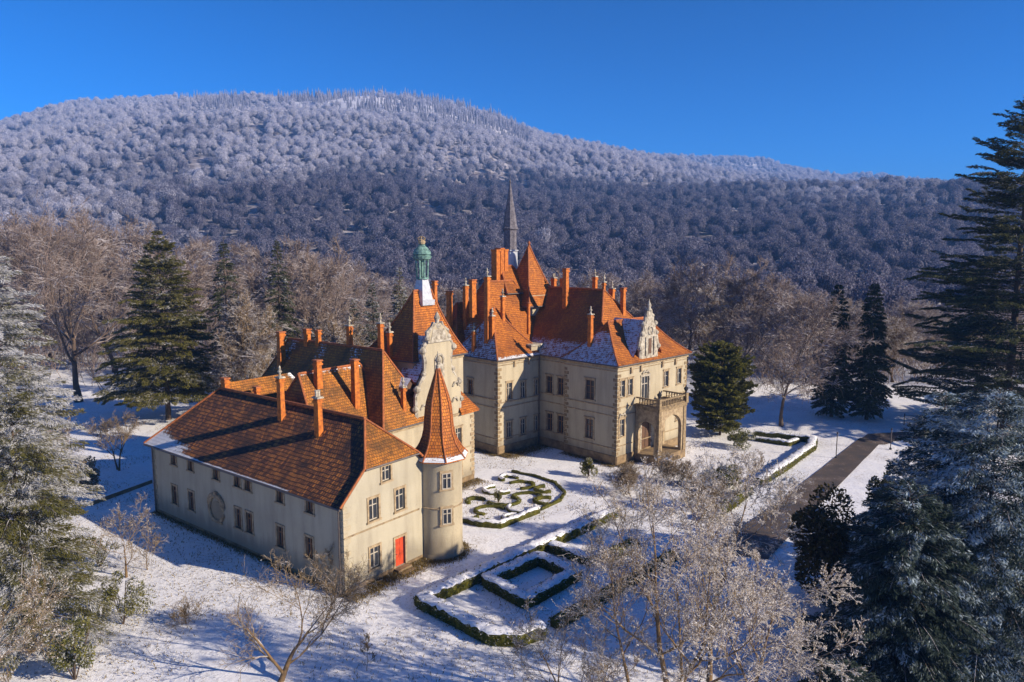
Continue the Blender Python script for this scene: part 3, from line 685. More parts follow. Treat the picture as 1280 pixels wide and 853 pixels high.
    V, UV, Fc, SN = [], [], [], []
    for k in range(8):
        a0, a1 = 2 * math.pi * k / 8 + 0.2, 2 * math.pi * (k + 1) / 8 + 0.2
        def rf(s): return (r + 0.55) * (1 - s) ** 1.0 * (1 - 0.42 * math.sin(math.pi * min(1, s * 1.6)) * (1 - s)) + 0.04
        e = lambda a_: (lambda s: (cu + rf(s) * math.cos(a_), cv + rf(s) * math.sin(a_), zc0 + (zc1 - zc0) * s))
        sn = (lambda s, t: max(0, 0.95 - s * 9)) if math.sin((a0 + a1) / 2) < 0.3 else None
        surf(V, UV, Fc, SN, e(a0), e(a1), 22, 5, sn)
    cone = roof_obj('tower_roof', M['tile'], t, V, UV, Fc, SN, 0.1)
    mb = MB()
    for k in range(8):
        a_ = 2 * math.pi * k / 8 + 0.2; mb.tube([(cu + rf(s) * math.cos(a_), cv + rf(s) * math.sin(a_), zc0 + (zc1 - zc0) * s + 0.02) for s in np.linspace(0, 0.97, 14)], 0.07, 5)
    mb.build('ridge_tiles', M['ridge'], cone)
    fm = MB(); fm.lathe([(0.16, zc1 - 0.4), (0.2, zc1), (0.1, zc1 + 0.1), (0.16, zc1 + 0.3), (0.24, zc1 + 0.42), (0.16, zc1 + 0.6), (0.06, zc1 + 0.8), (0.02, zc1 + 1.2)], (cu, cv), 10); fm.build('finial', M['carved'], cone)
    return t
service_wing()

# ------------------------------------------------------------------ 2. gatehouse range with ornate gable and copper lantern
def gatehouse():
    t = empty('gatehouse', OS, US)
    tag(t, 'range with ornate scrolled gable and green copper lantern, behind the round turret', 'building')
    wl = MB(); v0 = 10.3; ze = 8.4
    wall_with_windows(wl, t, (13.4, v0), (27, v0), -1, ze, [(11.0, 4.6, 0.95, 1.9), (8.0, 4.6, 0.95, 1.9), (11.0, 1.2, 0.95, 1.8), (7.9, 1.2, 0.95, 1.8)], 'tall')
    wall_mesh(wl, (27, v0), (27, 21), -1, ze); wall_mesh(wl, (27, 21), (13.4, 21), -1, ze); wall_mesh(wl, (13.4, 21), (13.4, v0), -1, ze)
    # link range behind the service building
    wall_mesh(wl, (9.65, 12.2), (13.6, 12.2), -1, ze); wall_mesh(wl, (13.6, 20.2), (9.65, 20.2), -1, ze)
    wall_mesh(wl, (9.65, 20.7), (14, 20.7), -1, 7.6); wall_mesh(wl, (14, 28.4), (9.65, 28.4), -1, 7.6)
    # tower body
    TU0, TU1, TV0, TV1, TZ = 19.3, 27.2, 12.0, 19.4, 14.4
    for a, b in (((TU0, TV0), (TU1, TV0)), ((TU1, TV0), (TU1, TV1)), ((TU1, TV1), (TU0, TV1)), ((TU0, TV1), (TU0, TV0))): wall_mesh(wl, a, b, 7, TZ)
    wl.build('wall', M['plaster'], t)
    pl = MB(); band(pl, (13.4, v0), (27, v0), -0.8, 1.5, 0.06); band(pl, (27, v0), (27, 21), -0.8, 1.5, 0.06); pl.build('plinth', M['plinth'], t)
    sc = MB(); band(sc, (13.4, v0), (27, v0), 4.0, 0.14, 0.09); band(sc, (13.4, v0), (27, v0), ze - 0.5, 0.3, 0.16); sc.build('string_course', M['trim'], t); sc = MB(); band(sc, (TU0, TV0), (TU1, TV0), TZ - 0.5, 0.35, 0.2); band(sc, (TU1, TV0), (TU1, TV1), TZ - 0.5, 0.35, 0.2)
    sc.build('string_course', M['trim'], t)
    q = MB(); quoins(q, 27, v0, 0.7, 7.9, -1, 1); q.build('quoins', M['trim'], t)
    downpipe(t, 27.15, v0 + 0.3, -0.2, 7.8)
    # stepped and scrolled gable
    half = [(3.3, 8.4), (3.3, 11.0), (3.05, 11.4), (2.75, 12.2), (2.15, 12.9), (1.95, 13.6), (1.9, 14.6), (2.15, 15.4), (2.0, 16.1), (1.45, 16.5), (1.4, 17.0), (1.5, 17.05), (1.5, 17.35), (0.8, 17.9), (0.45, 18.3)]
    uc = 21.45; out = [(uc + a, z) for a, z in half] + [(uc - a, z) for a, z in half[::-1]]
    g = MB(); outline_slab(g, out, v0 - 0.02, v0 + 0.5); go = g.build('gable', M['plaster'], t)
    tr = MB()
    for sg in (-1, 1):
        tr.tube([(uc + sg * a, v0 + 0.2, z) for a, z in half], [0.22 if i % 2 else 0.3 for i in range(len(half))], 6)
        for a, z, rr in ((2.3, 15.6, 0.42), (3.2, 11.7, 0.4), (2.2, 13.2, 0.3), (3.5, 9.7, 0.35), (1.6, 16.8, 0.3)): tr.lathe([(rr * 0.3, z - rr), (rr, z - rr * 0.3), (rr, z + rr * 0.3), (rr * 0.3, z + rr)], (uc + sg * a, v0 + 0.1), 8)
    tr.box(uc - 1.75, uc + 1.75, v0 - 0.2, v0 + 0.65, 16.35, 16.62); tr.box(uc - 1.2, uc + 1.2, v0 - 0.1, v0 + 0.6, 16.622, 17.7, (0.35, 0.05))
    tr.lathe([(0.35, 17.8), (0.42, 18.1), (0.2, 18.35), (0.24, 18.6), (0.34, 18.85), (0.22, 19.15), (0.05, 19.5)], (uc, v0 + 0.2), 10)
    tr.box(uc - 0.75, uc + 0.75, v0 - 0.14, v0 + 0.03, 12.6, 12.85); tr.box(uc - 0.7, uc - 0.45, v0 - 0.12, v0 + 0.03, 12.86, 14.4); tr.box(uc + 0.45, uc + 0.7, v0 - 0.12, v0 + 0.03, 12.86, 14.4)
    tr.tube([(uc + 0.62 * math.cos(a), v0 - 0.06, 14.4 + 0.62 * math.sin(a)) for a in np.linspace(0, math.pi, 9)], 0.14, 6)
    tr.lathe([(0.4, 12.86), (0.3, 13.4), (0.42, 13.8), (0.15, 14.2), (0.2, 14.5), (0.05, 14.8)], (uc, v0 - 0.08), 8)
    for a, z in ((0.0, 11.0), (2.4, 9.6), (-2.4, 9.6), (2.5, 11.3)): tr.tube([(uc + a - 0.45, v0 - 0.05, z), (uc + a - 0.2, v0 - 0.12, z + 0.4), (uc + a + 0.2, v0 - 0.12, z + 0.4), (uc + a + 0.45, v0 - 0.05, z)], 0.13, 6)
    tr.build('carving', M['carved'], go)
    # saddle roof behind the gable (snow lies on its shaded side)
    V, UV, Fc, SN = [], [], [], []
    surf(V, UV, Fc, SN, lambda s: (uc - 2.9 * (1 - s), v0 + 3.2, 12.4 + 4.4 * s), lambda s: (uc - 2.9 * (1 - s), v0 + 0.45, 12.4 + 4.4 * s), 8, 6, lambda s, t: 0.66)
    surf(V, UV, Fc, SN, lambda s: (uc + 2.9 * (1 - s), v0 + 0.45, 12.4 + 4.4 * s), lambda s: (uc + 2.9 * (1 - s), v0 + 3.2, 12.4 + 4.4 * s), 8, 6)
    roof_obj('roof', M['tile'], t, V, UV, Fc, SN)
    # steep tower roof with short ridge
    r1 = hip_roof('roof', M['tile'], t, (TU0, TU1, TV0, TV1), TZ, ((22.9, 15.3), (25.6, 15.3)), 21.4, 0.42, {}, 18, 14, 0.35)
    # left forward pavilion, steep pyramid
    hip_roof('roof', M['tile_moss'], t, (13.5, 20.4, v0, 33.5), ze, ((17.0, 14.0), (17.0, 30.0)), 15.6, 0.12, {'L': lambda s, t: 0.30 + 0.25 * math.sin(t * 19) * s}, 16, 24, 0.3)
    # right forward apron roof against the tower
    V, UV, Fc, SN = [], [], [], []
    surf(V, UV, Fc, SN, lambda s: (24.5, v0 - 0.45 + 2.2 * s, 8.15 + 3.0 * s), lambda s: (27.5 - 2.0 * s, v0 - 0.45 + 2.2 * s, 8.15 + 3.0 * s), 8, 6)
    surf(V, UV, Fc, SN, lambda s: (27.5 - 2.0 * s, v0 - 0.45 + 2.2 * s, 8.15 + 3.0 * s), lambda s: (27.5 - 2.0 * s, 19.0, 8.15 + 3.0 * s), 8, 10)
    roof_obj('roof', M['tile'], t, V, UV, Fc, SN)
    # link roofs
    hip_roof('roof', M['tile_moss'], t, (7.2, 17.5, 12.2, 20.2), ze, ((8.2, 16.2), (15.8, 16.2)), 14.1, 0.05, {'B': lambda s, t: 0.5, 'F': lambda s, t: max(0, s * 6 - 5.3)}, 14, 18, 0.25)
    hip_roof('roof', M['tile_moss'], t, (6.3, 16.0, 20.7, 28.2), 7.6, ((4.9, 24.3), (13.0, 24.3)), 12.75, 0.05, {'F': lambda s, t: max(0, t * 5 - 4.2)}, 14, 14, 0.25, caps=False)
    wb = MB(); wall_mesh(wb, (13.4, 33.5), (13.4, 21), -1, ze); wall_mesh(wb, (20.4, 21), (20.4, 33.5), -1, ze); wall_mesh(wb, (20.4, 33.5), (13.4, 33.5), -1, ze); wb.build('wall', M['plaster_grey'], t)
    for args in ((9.7, 15.2, 12.6, 15.4, 0.8, 0.8, 'plain'), (13.0, 13.7, 9.8, 15.2, 0.8, 0.8, 'plain'), (16.9, 11.0, 9.0, 12.2, 0.55, 0.55, 'urn'),
                 (15.6, 29.5, 12.5, 16.6, 1.0, 0.8, 'plain'), (17.0, 26.5, 14.0, 17.0, 0.8, 0.8, 'plain'), (17.0, 24.5, 14.5, 17.0, 0.6, 0.7, 'plain'), (17.2, 19.4, 14.5, 17.9, 0.7, 0.7, 'urn'),
                 (18.2, 15.6, 13.6, 18.3, 0.65, 0.65, 'urn'), (19.1, 15.2, 13.0, 17.3, 0.6, 0.6, 'urn')): chimney(t, *args)
    chimney(t, 26.2, 15.3, 18.5, 22.4, 0.6, 0.6, 'plain')
    # dormer on the forward pavilion
    dm = MB(); outline_slab(dm, [(17.6, 11.2), (18.7, 11.2), (18.7, 12.1), (18.15, 12.7), (17.6, 12.1)], 11.3, 13.2); dmo = dm.build('dormer', M['wood'], t)
    V, UV, Fc, SN = [], [], [], []
    surf(V, UV, Fc, SN, lambda s: (17.35 + 0.8 * s, 13.4, 11.95 + 0.85 * s), lambda s: (17.35 + 0.8 * s, 11.1, 11.95 + 0.85 * s), 4, 4, lambda s, t: 0.8)
    surf(V, UV, Fc, SN, lambda s: (18.95 - 0.8 * s, 11.1, 11.95 + 0.85 * s), lambda s: (18.95 - 0.8 * s, 13.4, 11.95 + 0.85 * s), 4, 4)
    roof_obj('dormer_roof', M['tile'], dmo, V, UV, Fc, SN, 0.08)
    # copper lantern
    lc = (24.25, 15.3)
    ln = MB(); ln.box(lc[0] - 0.95, lc[0] + 0.95, lc[1] - 0.95, lc[1] + 0.95, 19.8, 20.4); ln.box(lc[0] - 0.8, lc[0] + 0.8, lc[1] - 0.8, lc[1] + 0.8, 20.4, 22.7, (0.35, 0.35))
    lo = ln.build('lantern_base', M['lead'], t)
    c = MB()
    for k in range(8):
        a_ = 2 * math.pi * k / 8 + 0.39; c.tube([(lc[0] + 0.62 * math.cos(a_), lc[1] + 0.62 * math.sin(a_), 22.75), (lc[0] + 0.72 * math.cos(a_), lc[1] + 0.72 * math.sin(a_), 25.0)], 0.11, 6)
    c.lathe([(0.5, 22.6), (0.75, 22.7), (0.7, 22.85), (0.45, 22.9)], lc, 16); c.lathe([(0.28, 22.9), (0.3, 25.0)], lc, 8)
    c.lathe([(0.6, 24.7), (0.95, 24.9), (1.08, 25.2), (0.85, 25.3), (1.0, 25.42), (0.95, 25.7), (0.65, 26.1), (0.4, 26.3), (0.34, 26.42), (0.4, 26.5)], lc, 16)
    co = c.build('lantern', M['copper'], t)
    f = MB(); f.lathe([(0.32, 26.5), (0.44, 26.75), (0.3, 26.95), (0.1, 27.05)], lc, 10)
    for k in range(5):
        a_ = 2 * math.pi * k / 5; f.tube([(lc[0] + 0.3 * math.cos(a_), lc[1] + 0.3 * math.sin(a_), 26.8), (lc[0] + 0.42 * math.cos(a_), lc[1] + 0.42 * math.sin(a_), 27.15), (lc[0] + 0.1 * math.cos(a_), lc[1] + 0.1 * math.sin(a_), 27.35)], 0.06, 5)
    f.build('crown_finial', M['trim'], co)
    return t
gatehouse()

# ------------------------------------------------------------------ 3. main palace
def palace():
    t = empty('palace', OM, UM)
    tag(t, 'large cream palace with orange hipped roofs, slender grey spire and arched entrance porch', 'palace')
    wl = MB(); ze = 12.3
    # right pavilion front and left side
    f = [(0.95, 8.35, 0.95, 2.0), (2.5, 8.35, 0.95, 2.0), (10.2, 8.4, 1.0, 2.0), (13.2, 8.4, 1.0, 2.0), (1.0, 3.5, 0.95, 2.1), (13.2, 3.5, 0.95, 2.1)]
    bd = (5.6 - 0.75, 5.6 + 0.75, 7.15, 10.3); ed = (5.0, 7.0, 1.05, 5.0)
    wall_with_windows(wl, t, (0, 0), (15, 0), -1, ze, f, 'tall', 'frame_white', [bd, ed])
    wall_with_windows(wl, t, (0, 8.3), (0, 0), -1, ze, [(4.1, 7.6, 1.35, 2.4), (4.1, 2.7, 1.2, 2.4)], 'tall', 'frame_brown')
    wall_mesh(wl, (0.5, 8.3), (0, 8.3), -1, ze)
    wall_with_windows(wl, t, (0.5, 13.2), (0.5, 8.3), -1, ze, [(1.8, 7.3, 1.0, 2.2), (3.75, 7.3, 1.0, 2.2), (1.85, 2.25, 1.0, 2.3), (3.8, 2.25, 1.0, 2.3)], 'tall', 'frame_brown')
    wall_with_windows(wl, t, (-7.1, 13.2), (0.5, 13.2), -1, ze, [(2.0, 7.0, 0.9, 2.1), (4.5, 6.8, 0.9, 2.1), (7.0, 6.8, 0.75, 2.1), (2.0, 1.9, 0.9, 2.1), (4.5, 1.9, 0.9, 2.1), (7.0, 1.9, 0.75, 2.1)], 'tall')
    wall_with_windows(wl, t, (-7.1, 26), (-7.1, 13.2), -1, ze, [(12.8 - 5.2, 7.0, 1.0, 2.1)], 'tall', 'frame_brown')
    wall_with_windows(wl, t, (15, 0), (15, 32), -1, ze, [(3, 8.3, 1, 2), (7, 8.3, 1, 2), (3, 3, 1, 2), (7, 3, 1, 2)], 'tall')
    wall_mesh(wl, (15, 32), (0.5, 32), -1, ze); wall_mesh(wl, (0.5, 32), (0.5, 26), -1, ze); wall_mesh(wl, (0.5, 26), (-7.1, 26), -1, ze)
    wl.build('wall', M['plaster'], t)
    runs = [((0, 0), (15, 0)), ((0, 8.3), (0, 0)), ((0.5, 13.2), (0.5, 8.3)), ((-7.1, 13.2), (0.5, 13.2)), ((-7.1, 26), (-7.1, 13.2)), ((15, 0), (15, 32))]
    sc = MB()
    for a, b in runs:
        band(sc, a, b, 11.45, 0.12, 0.08); band(sc, a, b, 7.02 if b != (0.5, 13.2) else 6.65, 0.14, 0.10); band(sc, a, b, 6.0, 0.12, 0.08); band(sc, a, b, 2.0 if a != (0, 0) else 2.3, 0.12, 0.08); band(sc, a, b, 11.9, 0.3, 0.2)
    sc.build('string_course', M['trim'], t)
    pl = MB()
    for a, b in runs: band(pl, a, b, -0.95, 2.1, 0.10)
    pl.build('plinth', M['plinth'], t)
    for a_ in ((0, 0, 1, 1), (0, 8.3, 1, -1), (15, 0, -1, 1), (-7.1, 13.2, 1, 1)): q = MB(); quoins(q, a_[0], a_[1], 1.3, 11.3, a_[2], a_[3]); q.build('quoins', M['quoin'], t)
    downpipe(t, 0.2, 13.0, -0.4, 12.0); downpipe(t, -7.25, 20.2, -0.4, 11.8); downpipe(t, 15.15, 0.4, -0.3, 11.8)
    # balcony door and entrance door
    d = MB(); d.box(5.6 - 0.72, 5.6 + 0.72, 0.16, 0.22, 7.15, 10.28); bo = d.build('balcony_door', M['glass'], t)
    d = MB(); d.box(5.55, 5.65, 0.10, 0.16, 7.2, 10.2); d.box(4.88, 6.32, 0.10, 0.15, 9.3, 9.4); d.box(4.88, 4.98, 0.10, 0.16, 7.2, 10.2); d.box(6.22, 6.32, 0.10, 0.16, 7.2, 10.2); d.build('door_frame', M['frame_white'], bo)
    d = MB(); d.box(5.02, 6.98, 0.2, 0.28, 1.05, 4.98); d.box(5.15, 5.9, 0.16, 0.198, 1.2, 3.6, (0.04, 0)); d.box(6.1, 6.85, 0.16, 0.198, 1.2, 3.6, (0.04, 0)); eo = d.build('entrance_door', M['wood'], t)
    h = MB(); h.lathe([(0.05, 2.3), (0.05, 2.4)], (5.95, 0.12), 8); h.build('handle', M['iron'], eo)
    s = MB(); s.box(4.65, 4.85, -0.08, 0.1, 7.15, 10.3); s.box(6.35, 6.55, -0.08, 0.1, 7.15, 10.3); s.box(4.6, 6.6, -0.1, 0.1, 10.302, 10.55)
    s.tube([(4.9, -0.05, 10.7), (5.3, -0.1, 11.0), (5.6, -0.12, 10.85), (5.9, -0.1, 11.0), (6.3, -0.05, 10.7)], 0.14, 6)
    s.tube([(0.35, -0.05, 5.95), (0.6, -0.1, 6.3), (1.0, -0.12, 6.15), (1.4, -0.1, 6.3), (1.65, -0.05, 5.95)], 0.13, 6)
    s.box(4.75, 4.98, -0.1, 0.1, 1.05, 5.0); s.box(7.02, 7.25, -0.1, 0.1, 1.05, 5.0); s.box(4.7, 7.3, -0.12, 0.1, 5.002, 5.3); s.build('door_surround', M['carved'], t)
    brk = MB()
    for u in (2.6, 4.6, 9.2, 12.2): brk.box(u - 0.15, u + 0.15, -0.22, 0.02, 11.05, 11.9, (0, 0))
    for u in (-4.2, -1.6): brk.box(u - 0.13, u + 0.13, 13.0, 13.22, 11.1, 11.9)
    brk.build('brackets', M['trim'], t)
    # roofs
    so = MB()
    for rc in ((0, 15, 0, 8.3), (-7.1, 0.6, 13.2, 26), (0.5, 15, 8, 32)): soffit(so, rc, ze + (0.02 if rc[0] == 0.5 else 0), 0.45, 0.5)
    so.build('cornice', M['trim'], t)
    sn = lambda lim, mx=0.85: (lambda s, tt: mx * max(0.0, min(1.0, (lim - s) / 0.18)))
    hip_roof('roof', M['tile'], t, (0, 15, 0, 8.3), ze, ((3.3, 4.15), (11.6, 4.15)), 16.95, 0.35, {'L': sn(0.95, 0.64)}, 16, 18)
    hip_roof('roof', M['tile'], t, (0.5, 15, 3.2, 32), ze, ((7.4, 8.2), (7.4, 27.0)), 20.6, 0.10, {'L': lambda s, tt: 0.62 * max(0, min(1, (0.36 - s) / 0.14))}, 20, 30)
    hip_roof('roof', M['tile'], t, (-7.1, 0.9, 13.2, 21.6), ze, ((-4.0, 17.4), (-3.6, 17.4)), 18.3, 0.35, {'L': sn(1.1, 0.60), 'F': lambda s, tt: 0.62 * max(0, (0.17 - s) / 0.12) if s < 0.17 else 0}, 16, 16)
    hip_roof('roof', M['tile'], t, (-5.6, 7.5, 15.2, 25.8), ze + 0.3, ((-2.9, 20.2), (2.4, 20.2)), 21.6, 0.22, {'L': sn(0.6, 0.56)}, 18, 18)
    # entrance gable with its cross roof
    uc = 6.35
    V, UV, Fc, SN = [], [], [], []
    surf(V, UV, Fc, SN, lambda s: (uc - 3.0 * (1 - s), 5.5, 13.0 + 4.2 * s), lambda s: (uc - 3.0 * (1 - s), 0.2, 13.0 + 4.2 * s), 10, 8, lambda s, t: 0.68)
    surf(V, UV, Fc, SN, lambda s: (uc + 3.0 * (1 - s), 0.2, 13.0 + 4.2 * s), lambda s: (uc + 3.0 * (1 - s), 5.5, 13.0 + 4.2 * s), 10, 8)
    roof_obj('roof', M['tile'], t, V, UV, Fc, SN)
    half = [(1.75, 12.2), (1.75, 13.6), (1.95, 14.2), (1.7, 15.2), (1.3, 15.7), (1.1, 16.3), (1.15, 16.7), (0.8, 16.9), (0.7, 17.6), (0.45, 17.8), (0.35, 18.4)]
    g = MB(); outline_slab(g, [(uc + a, z) for a, z in half] + [(uc - a, z) for a, z in half[::-1]], -0.06, 0.5); go = g.build('gable', M['carved'], t)
    tr = MB()
    for sg in (-1, 1):
        tr.tube([(uc + sg * a, 0.2, z) for a, z in half], [0.2 if i % 2 else 0.28 for i in range(len(half))], 6)
        for a, z, rr in ((1.9, 13.9, 0.4), (1.5, 15.6, 0.35), (1.25, 16.8, 0.34), (0.6, 17.8, 0.26)): tr.lathe([(rr * 0.3, z - rr), (rr, z - rr * 0.3), (rr, z + rr * 0.3), (rr * 0.2, z + rr * 1.1)], (uc + sg * a, 0.1), 8)
    tr.lathe([(0.3, 18.2), (0.42, 18.5), (0.2, 18.8), (0.3, 19.1), (0.1, 19.5), (0.03, 19.9)], (uc, 0.2), 10)
    tr.tube([(uc + 0.5 * math.cos(a), -0.12, 16.0 + 0.5 * math.sin(a)) for a in np.linspace(0, 2 * math.pi, 13)], 0.1, 6, False)
    for a in (-0.85, 0.85): tr.box(uc + a - 0.14, uc + a + 0.14, -0.2, -0.05, 12.9, 15.2)
    tr.build('carving', M['carved'], go)
    lo = MB(); lo.box(uc - 0.32, uc + 0.32, -0.09, -0.04, 13.1, 15.0); lo.build('louvre', M['wood'], go)
    # tower pyramid roof, chimney block and spire
    def tw(u, v, hw, z0, z1, rect_sn=None, fl=0.3):
        return hip_roof('roof', M['tile'], t, (u - hw, u + hw, v - hw, v + hw), z0, ((u - 0.15, v), (u + 0.15, v)), z1, fl, {}, 14, 10, 0.2)
    wt = MB(); wt.box(3.2, 8.4, 17.6, 22.8, 12, 19.6); wt.build('tower_wall', M['plaster'], t)
    tw(5.6, 20.2, 3.1, 18.2, 26.3)
    fn = MB(); fn.lathe([(0.2, 26.1), (0.24, 26.4), (0.1, 26.5), (0.22, 26.8), (0.05, 27.1)], (5.6, 20.2), 8); fn.build('finial', M['ridge'], t)
    ck = MB(); ck.box(-0.1, 2.9, 20.8, 22.4, 19, 21.3, (0.1, 0.1)); 
    for k in range(3): ck.box(0.02 + k * 1.02, 0.68 + k * 1.02, 20.95 + 0.25 * k, 22.0 + 0.25 * k, 21.3, 25.7 + 0.2 * (k % 2)); ck.box(-0.05 + k * 1.02, 0.75 + k * 1.02, 20.88 + 0.25 * k, 22.07 + 0.25 * k, 25.7 + 0.2 * (k % 2), 25.92 + 0.2 * (k % 2))
    cko = ck.build('chimney', M['brick'], t); cko['label'] = 'massive cluster of three brick chimney stacks'
    hip_roof('roof', M['tile'], t, (0.2, 6.0, 19.0, 25.0), 20.0, ((1.8, 22), (4.0, 22)), 23.6, 0.1, {}, 10, 8, 0.1)
    sp = MB(); su, sv = 5.0, 23.4
    sp.lathe([(1.1, 21.5), (1.05, 25.6), (1.2, 25.7), (1.2, 25.85)], (su, sv), 8)
    so_ = sp.build('spire_drum', M['lead'], t)
    sp = MB(); sp.lathe([(1.05, 25.85), (0.92, 26.2), (0.9, 28.6), (1.15, 28.8), (1.15, 28.95), (1.0, 29.1), (0.85, 30.4), (0.55, 32.2), (0.25, 34.2), (0.05, 35.4), (0.02, 36.4)], (su, sv), 8)
    for k in range(8):
        a_ = 2 * math.pi * k / 8; sp.tube([(su + 0.98 * math.cos(a_), sv + 0.98 * math.sin(a_), 28.9), (su + 0.85 * math.cos(a_), sv + 0.85 * math.sin(a_), 29.9)], [0.1, 0.02], 5)
    sp.lathe([(0.1, 35.3), (0.16, 35.5), (0.1, 35.7)], (su, sv), 8)
    spo = sp.build('spire', M['slate'], t)
    sg = MB(); sg.lathe([(1.02, 28.82), (1.08, 28.9), (1.02, 28.98), (0.9, 28.9)], (su, sv), 16)
    for k in range(8):
        a_ = 2 * math.pi * k / 8; sg.tube([(su + 0.74 * math.cos(a_), sv + 0.74 * math.sin(a_), 26.3), (su + 0.74 * math.cos(a_), sv + 0.74 * math.sin(a_), 28.7)], 0.05, 5)
    sg.build('spire_railing', M['lead'], spo)
    # small white turret cornice in the recess corner
    wd = MB(); wd.box(-1.0, 1.1, 13.3, 15.2, 12.2, 13.4); wd.build('attic_block', M['plaster'], t)
    wd = MB(); wd.box(-1.2, 1.25, 13.1, 15.3, 13.4, 13.62); wd.build('attic_cornice', M['carved'], t)
    # chimneys
    for a in ((-6.0, 16.3, 13.0, 22.6, 0.7, 0.9, 'urn'), (-5.7, 15.7, 13.2, 17.6, 0.6, 0.6, 'urn'), (-3.0, 16.6, 16.5, 19.9, 0.6, 0.6, 'urn'), (0.0, 14.8, 14.8, 19.0, 0.45, 0.45, 'plain'),
              (5.3, 13.0, 18.0, 23.4, 0.8, 0.9, 'plain'), (1.4, 5.4, 13.6, 18.0, 0.7, 0.7, 'urn'), (9.3, 6.4, 14.6, 20.9, 0.75, 0.75, 'plain'),
              (7.6, 8.3, 19.5, 21.7, 0.5, 0.5, 'urn'), (11.5, 13.0, 16, 22.2, 0.7, 0.8, 'urn'), (12.2, 10.5, 15, 20.6, 0.7, 0.9, 'urn'), (8.2, 16.0, 19, 22.0, 1.2, 0.7, 'urn'), (9.5, 19.0, 18, 21.9, 0.7, 0.9, 'pots'),
              (-4.7, 22.0, 15, 21.2, 0.8, 0.8, 'urn'), (-6.3, 23.5, 12.6, 20.4, 0.8, 0.9, 'plain'), (-5.2, 20.0, 17.0, 22.0, 1.0, 0.8, 'plain'), (-7.4, 25.0, 12, 19.0, 0.8, 0.8, 'urn'), (-6.9, 17.9, 12.6, 15.6, 0.6, 0.6, 'urn')):
        chimney(t, *a)
    hip_roof('roof', M['tile'], t, (-7.6, 0.5, 20.5, 28), ze, ((-4.6, 24), (-1.8, 24)), 18.6, 0.2, {'L': sn(0.5, 0.8)}, 12, 12)
    # entrance porch
    u0, u1, v0, v1 = 3.6, 9.4, -3.5, 0.0
    fl = MB(); fl.box(u0 - 0.1, u1 + 0.1, v0 - 0.1, v1 - 0.11, -0.6, 1.02); fl.build('porch_floor', M['plinth'], t)
    def arch_wall(mb, a, b, z0, zs, z1, s0, s1, th=0.45):
        """wall with an arched opening, both faces and the intrados"""
        a = np.array(a, float); b = np.array(b, float); L = np.linalg.norm(b - a); d = (b - a) / L; n = np.array([d[1], -d[0]])
        P = lambda s, z, k: (a[0] + d[0] * s - n[0] * k, a[1] + d[1] * s - n[1] * k, z)
        cx = (s0 + s1) / 2; rr = (s1 - s0) / 2; top = z1
        arc = [(cx - rr * math.cos(q_), zs + rr * 0.85 * math.sin(q_)) for q_ in np.linspace(0, math.pi, 15)]
        for k in (0, th):
            mb.poly([P(0, z0, k), P(s0, z0, k), P(s0, zs, k), P(0, zs, k)]); mb.poly([P(s1, z0, k), P(L, z0, k), P(L, zs, k), P(s1, zs, k)])
            mb.poly([P(0, zs, k), P(s0, zs, k), P(s0, top, k), P(0, top, k)]); mb.poly([P(s1, zs, k), P(L, zs, k), P(L, top, k), P(s1, top, k)])
            for i in range(14): mb.poly([P(arc[i][0], arc[i][1], k), P(arc[i + 1][0], arc[i + 1][1], k), P(arc[i + 1][0], top, k), P(arc[i][0], top, k)])
        path = [(s0, z0)] + arc + [(s1, z0)]
        for i in range(len(path) - 1): mb.poly([P(path[i][0], path[i][1], 0), P(path[i + 1][0], path[i + 1][1], 0), P(path[i + 1][0], path[i + 1][1], th), P(path[i][0], path[i][1], th)])
        for s in (0, L): mb.poly([P(s, z0, 0), P(s, z0, th), P(s, top, th), P(s, top, 0)])
    ar = MB(); arch_wall(ar, (u0, -0.12), (u0, v0), 1.02, 4.2, 6.6, 0.45, 2.75); arch_wall(ar, (u0 + 0.46, v0), (u1 - 0.46, v0), 1.02, 4.1, 6.6, 0.35, 4.5); arch_wall(ar, (u1, v0), (u1, -0.12), 1.02, 4.2, 6.6, 0.6, 2.95)
    ar.build('porch_arches', M['trim'], t)
    cd = MB(); cd.box(u0 - 0.15, u1 + 0.15, v0 - 0.15, v1 - 0.11, 6.6, 6.95, (0, 0)); cd.box(u0 - 0.28, u1 + 0.28, v0 - 0.28, v1 - 0.11, 6.952, 7.12)
    for u in (u0 + 0.2, u1 - 0.2): cd.box(u - 0.3, u + 0.3, v0 - 0.12, v0 + 0.3, 1.03, 6.58, (0.03, 0.03))
    cd.build('porch_entablature', M['quoin'], t)
    bl = MB()
    def bal(p, q):
        n = int(math.hypot(q[0] - p[0], q[1] - p[1]) / 0.34)
        for i in range(1, n):
            x = p[0] + (q[0] - p[0]) * i / n; y = p[1] + (q[1] - p[1]) * i / n
            bl.lathe([(0.06, 7.25), (0.10, 7.4), (0.05, 7.6), (0.09, 7.75), (0.05, 7.9)], (x, y), 6)
        for z0_, z1_ in ((7.122, 7.25), (7.9, 8.05)):
            bl.box(min(p[0], q[0]) - 0.12, max(p[0], q[0]) + 0.12, min(p[1], q[1]) - 0.12, max(p[1], q[1]) + 0.12, z0_, z1_)
    bal((u0, v0 + 0.5), (u0, -0.3)); bal((u0 + 0.5, v0), (u1 - 0.5, v0)); bal((u1, v0 + 0.5), (u1, -0.3))
    for u in (u0, u1): bl.box(u - 0.25, u + 0.25, v0 - 0.25, v0 + 0.25, 7.124, 8.2)
    bl.build('balustrade', M['quoin'], t)
    ur = MB(); ur.lathe([(0.18, 8.2), (0.1, 8.35), (0.28, 8.65), (0.3, 8.8), (0.12, 8.95), (0.05, 9.2)], (u0, v0), 10); ur.build('urn', M['iron'], t)
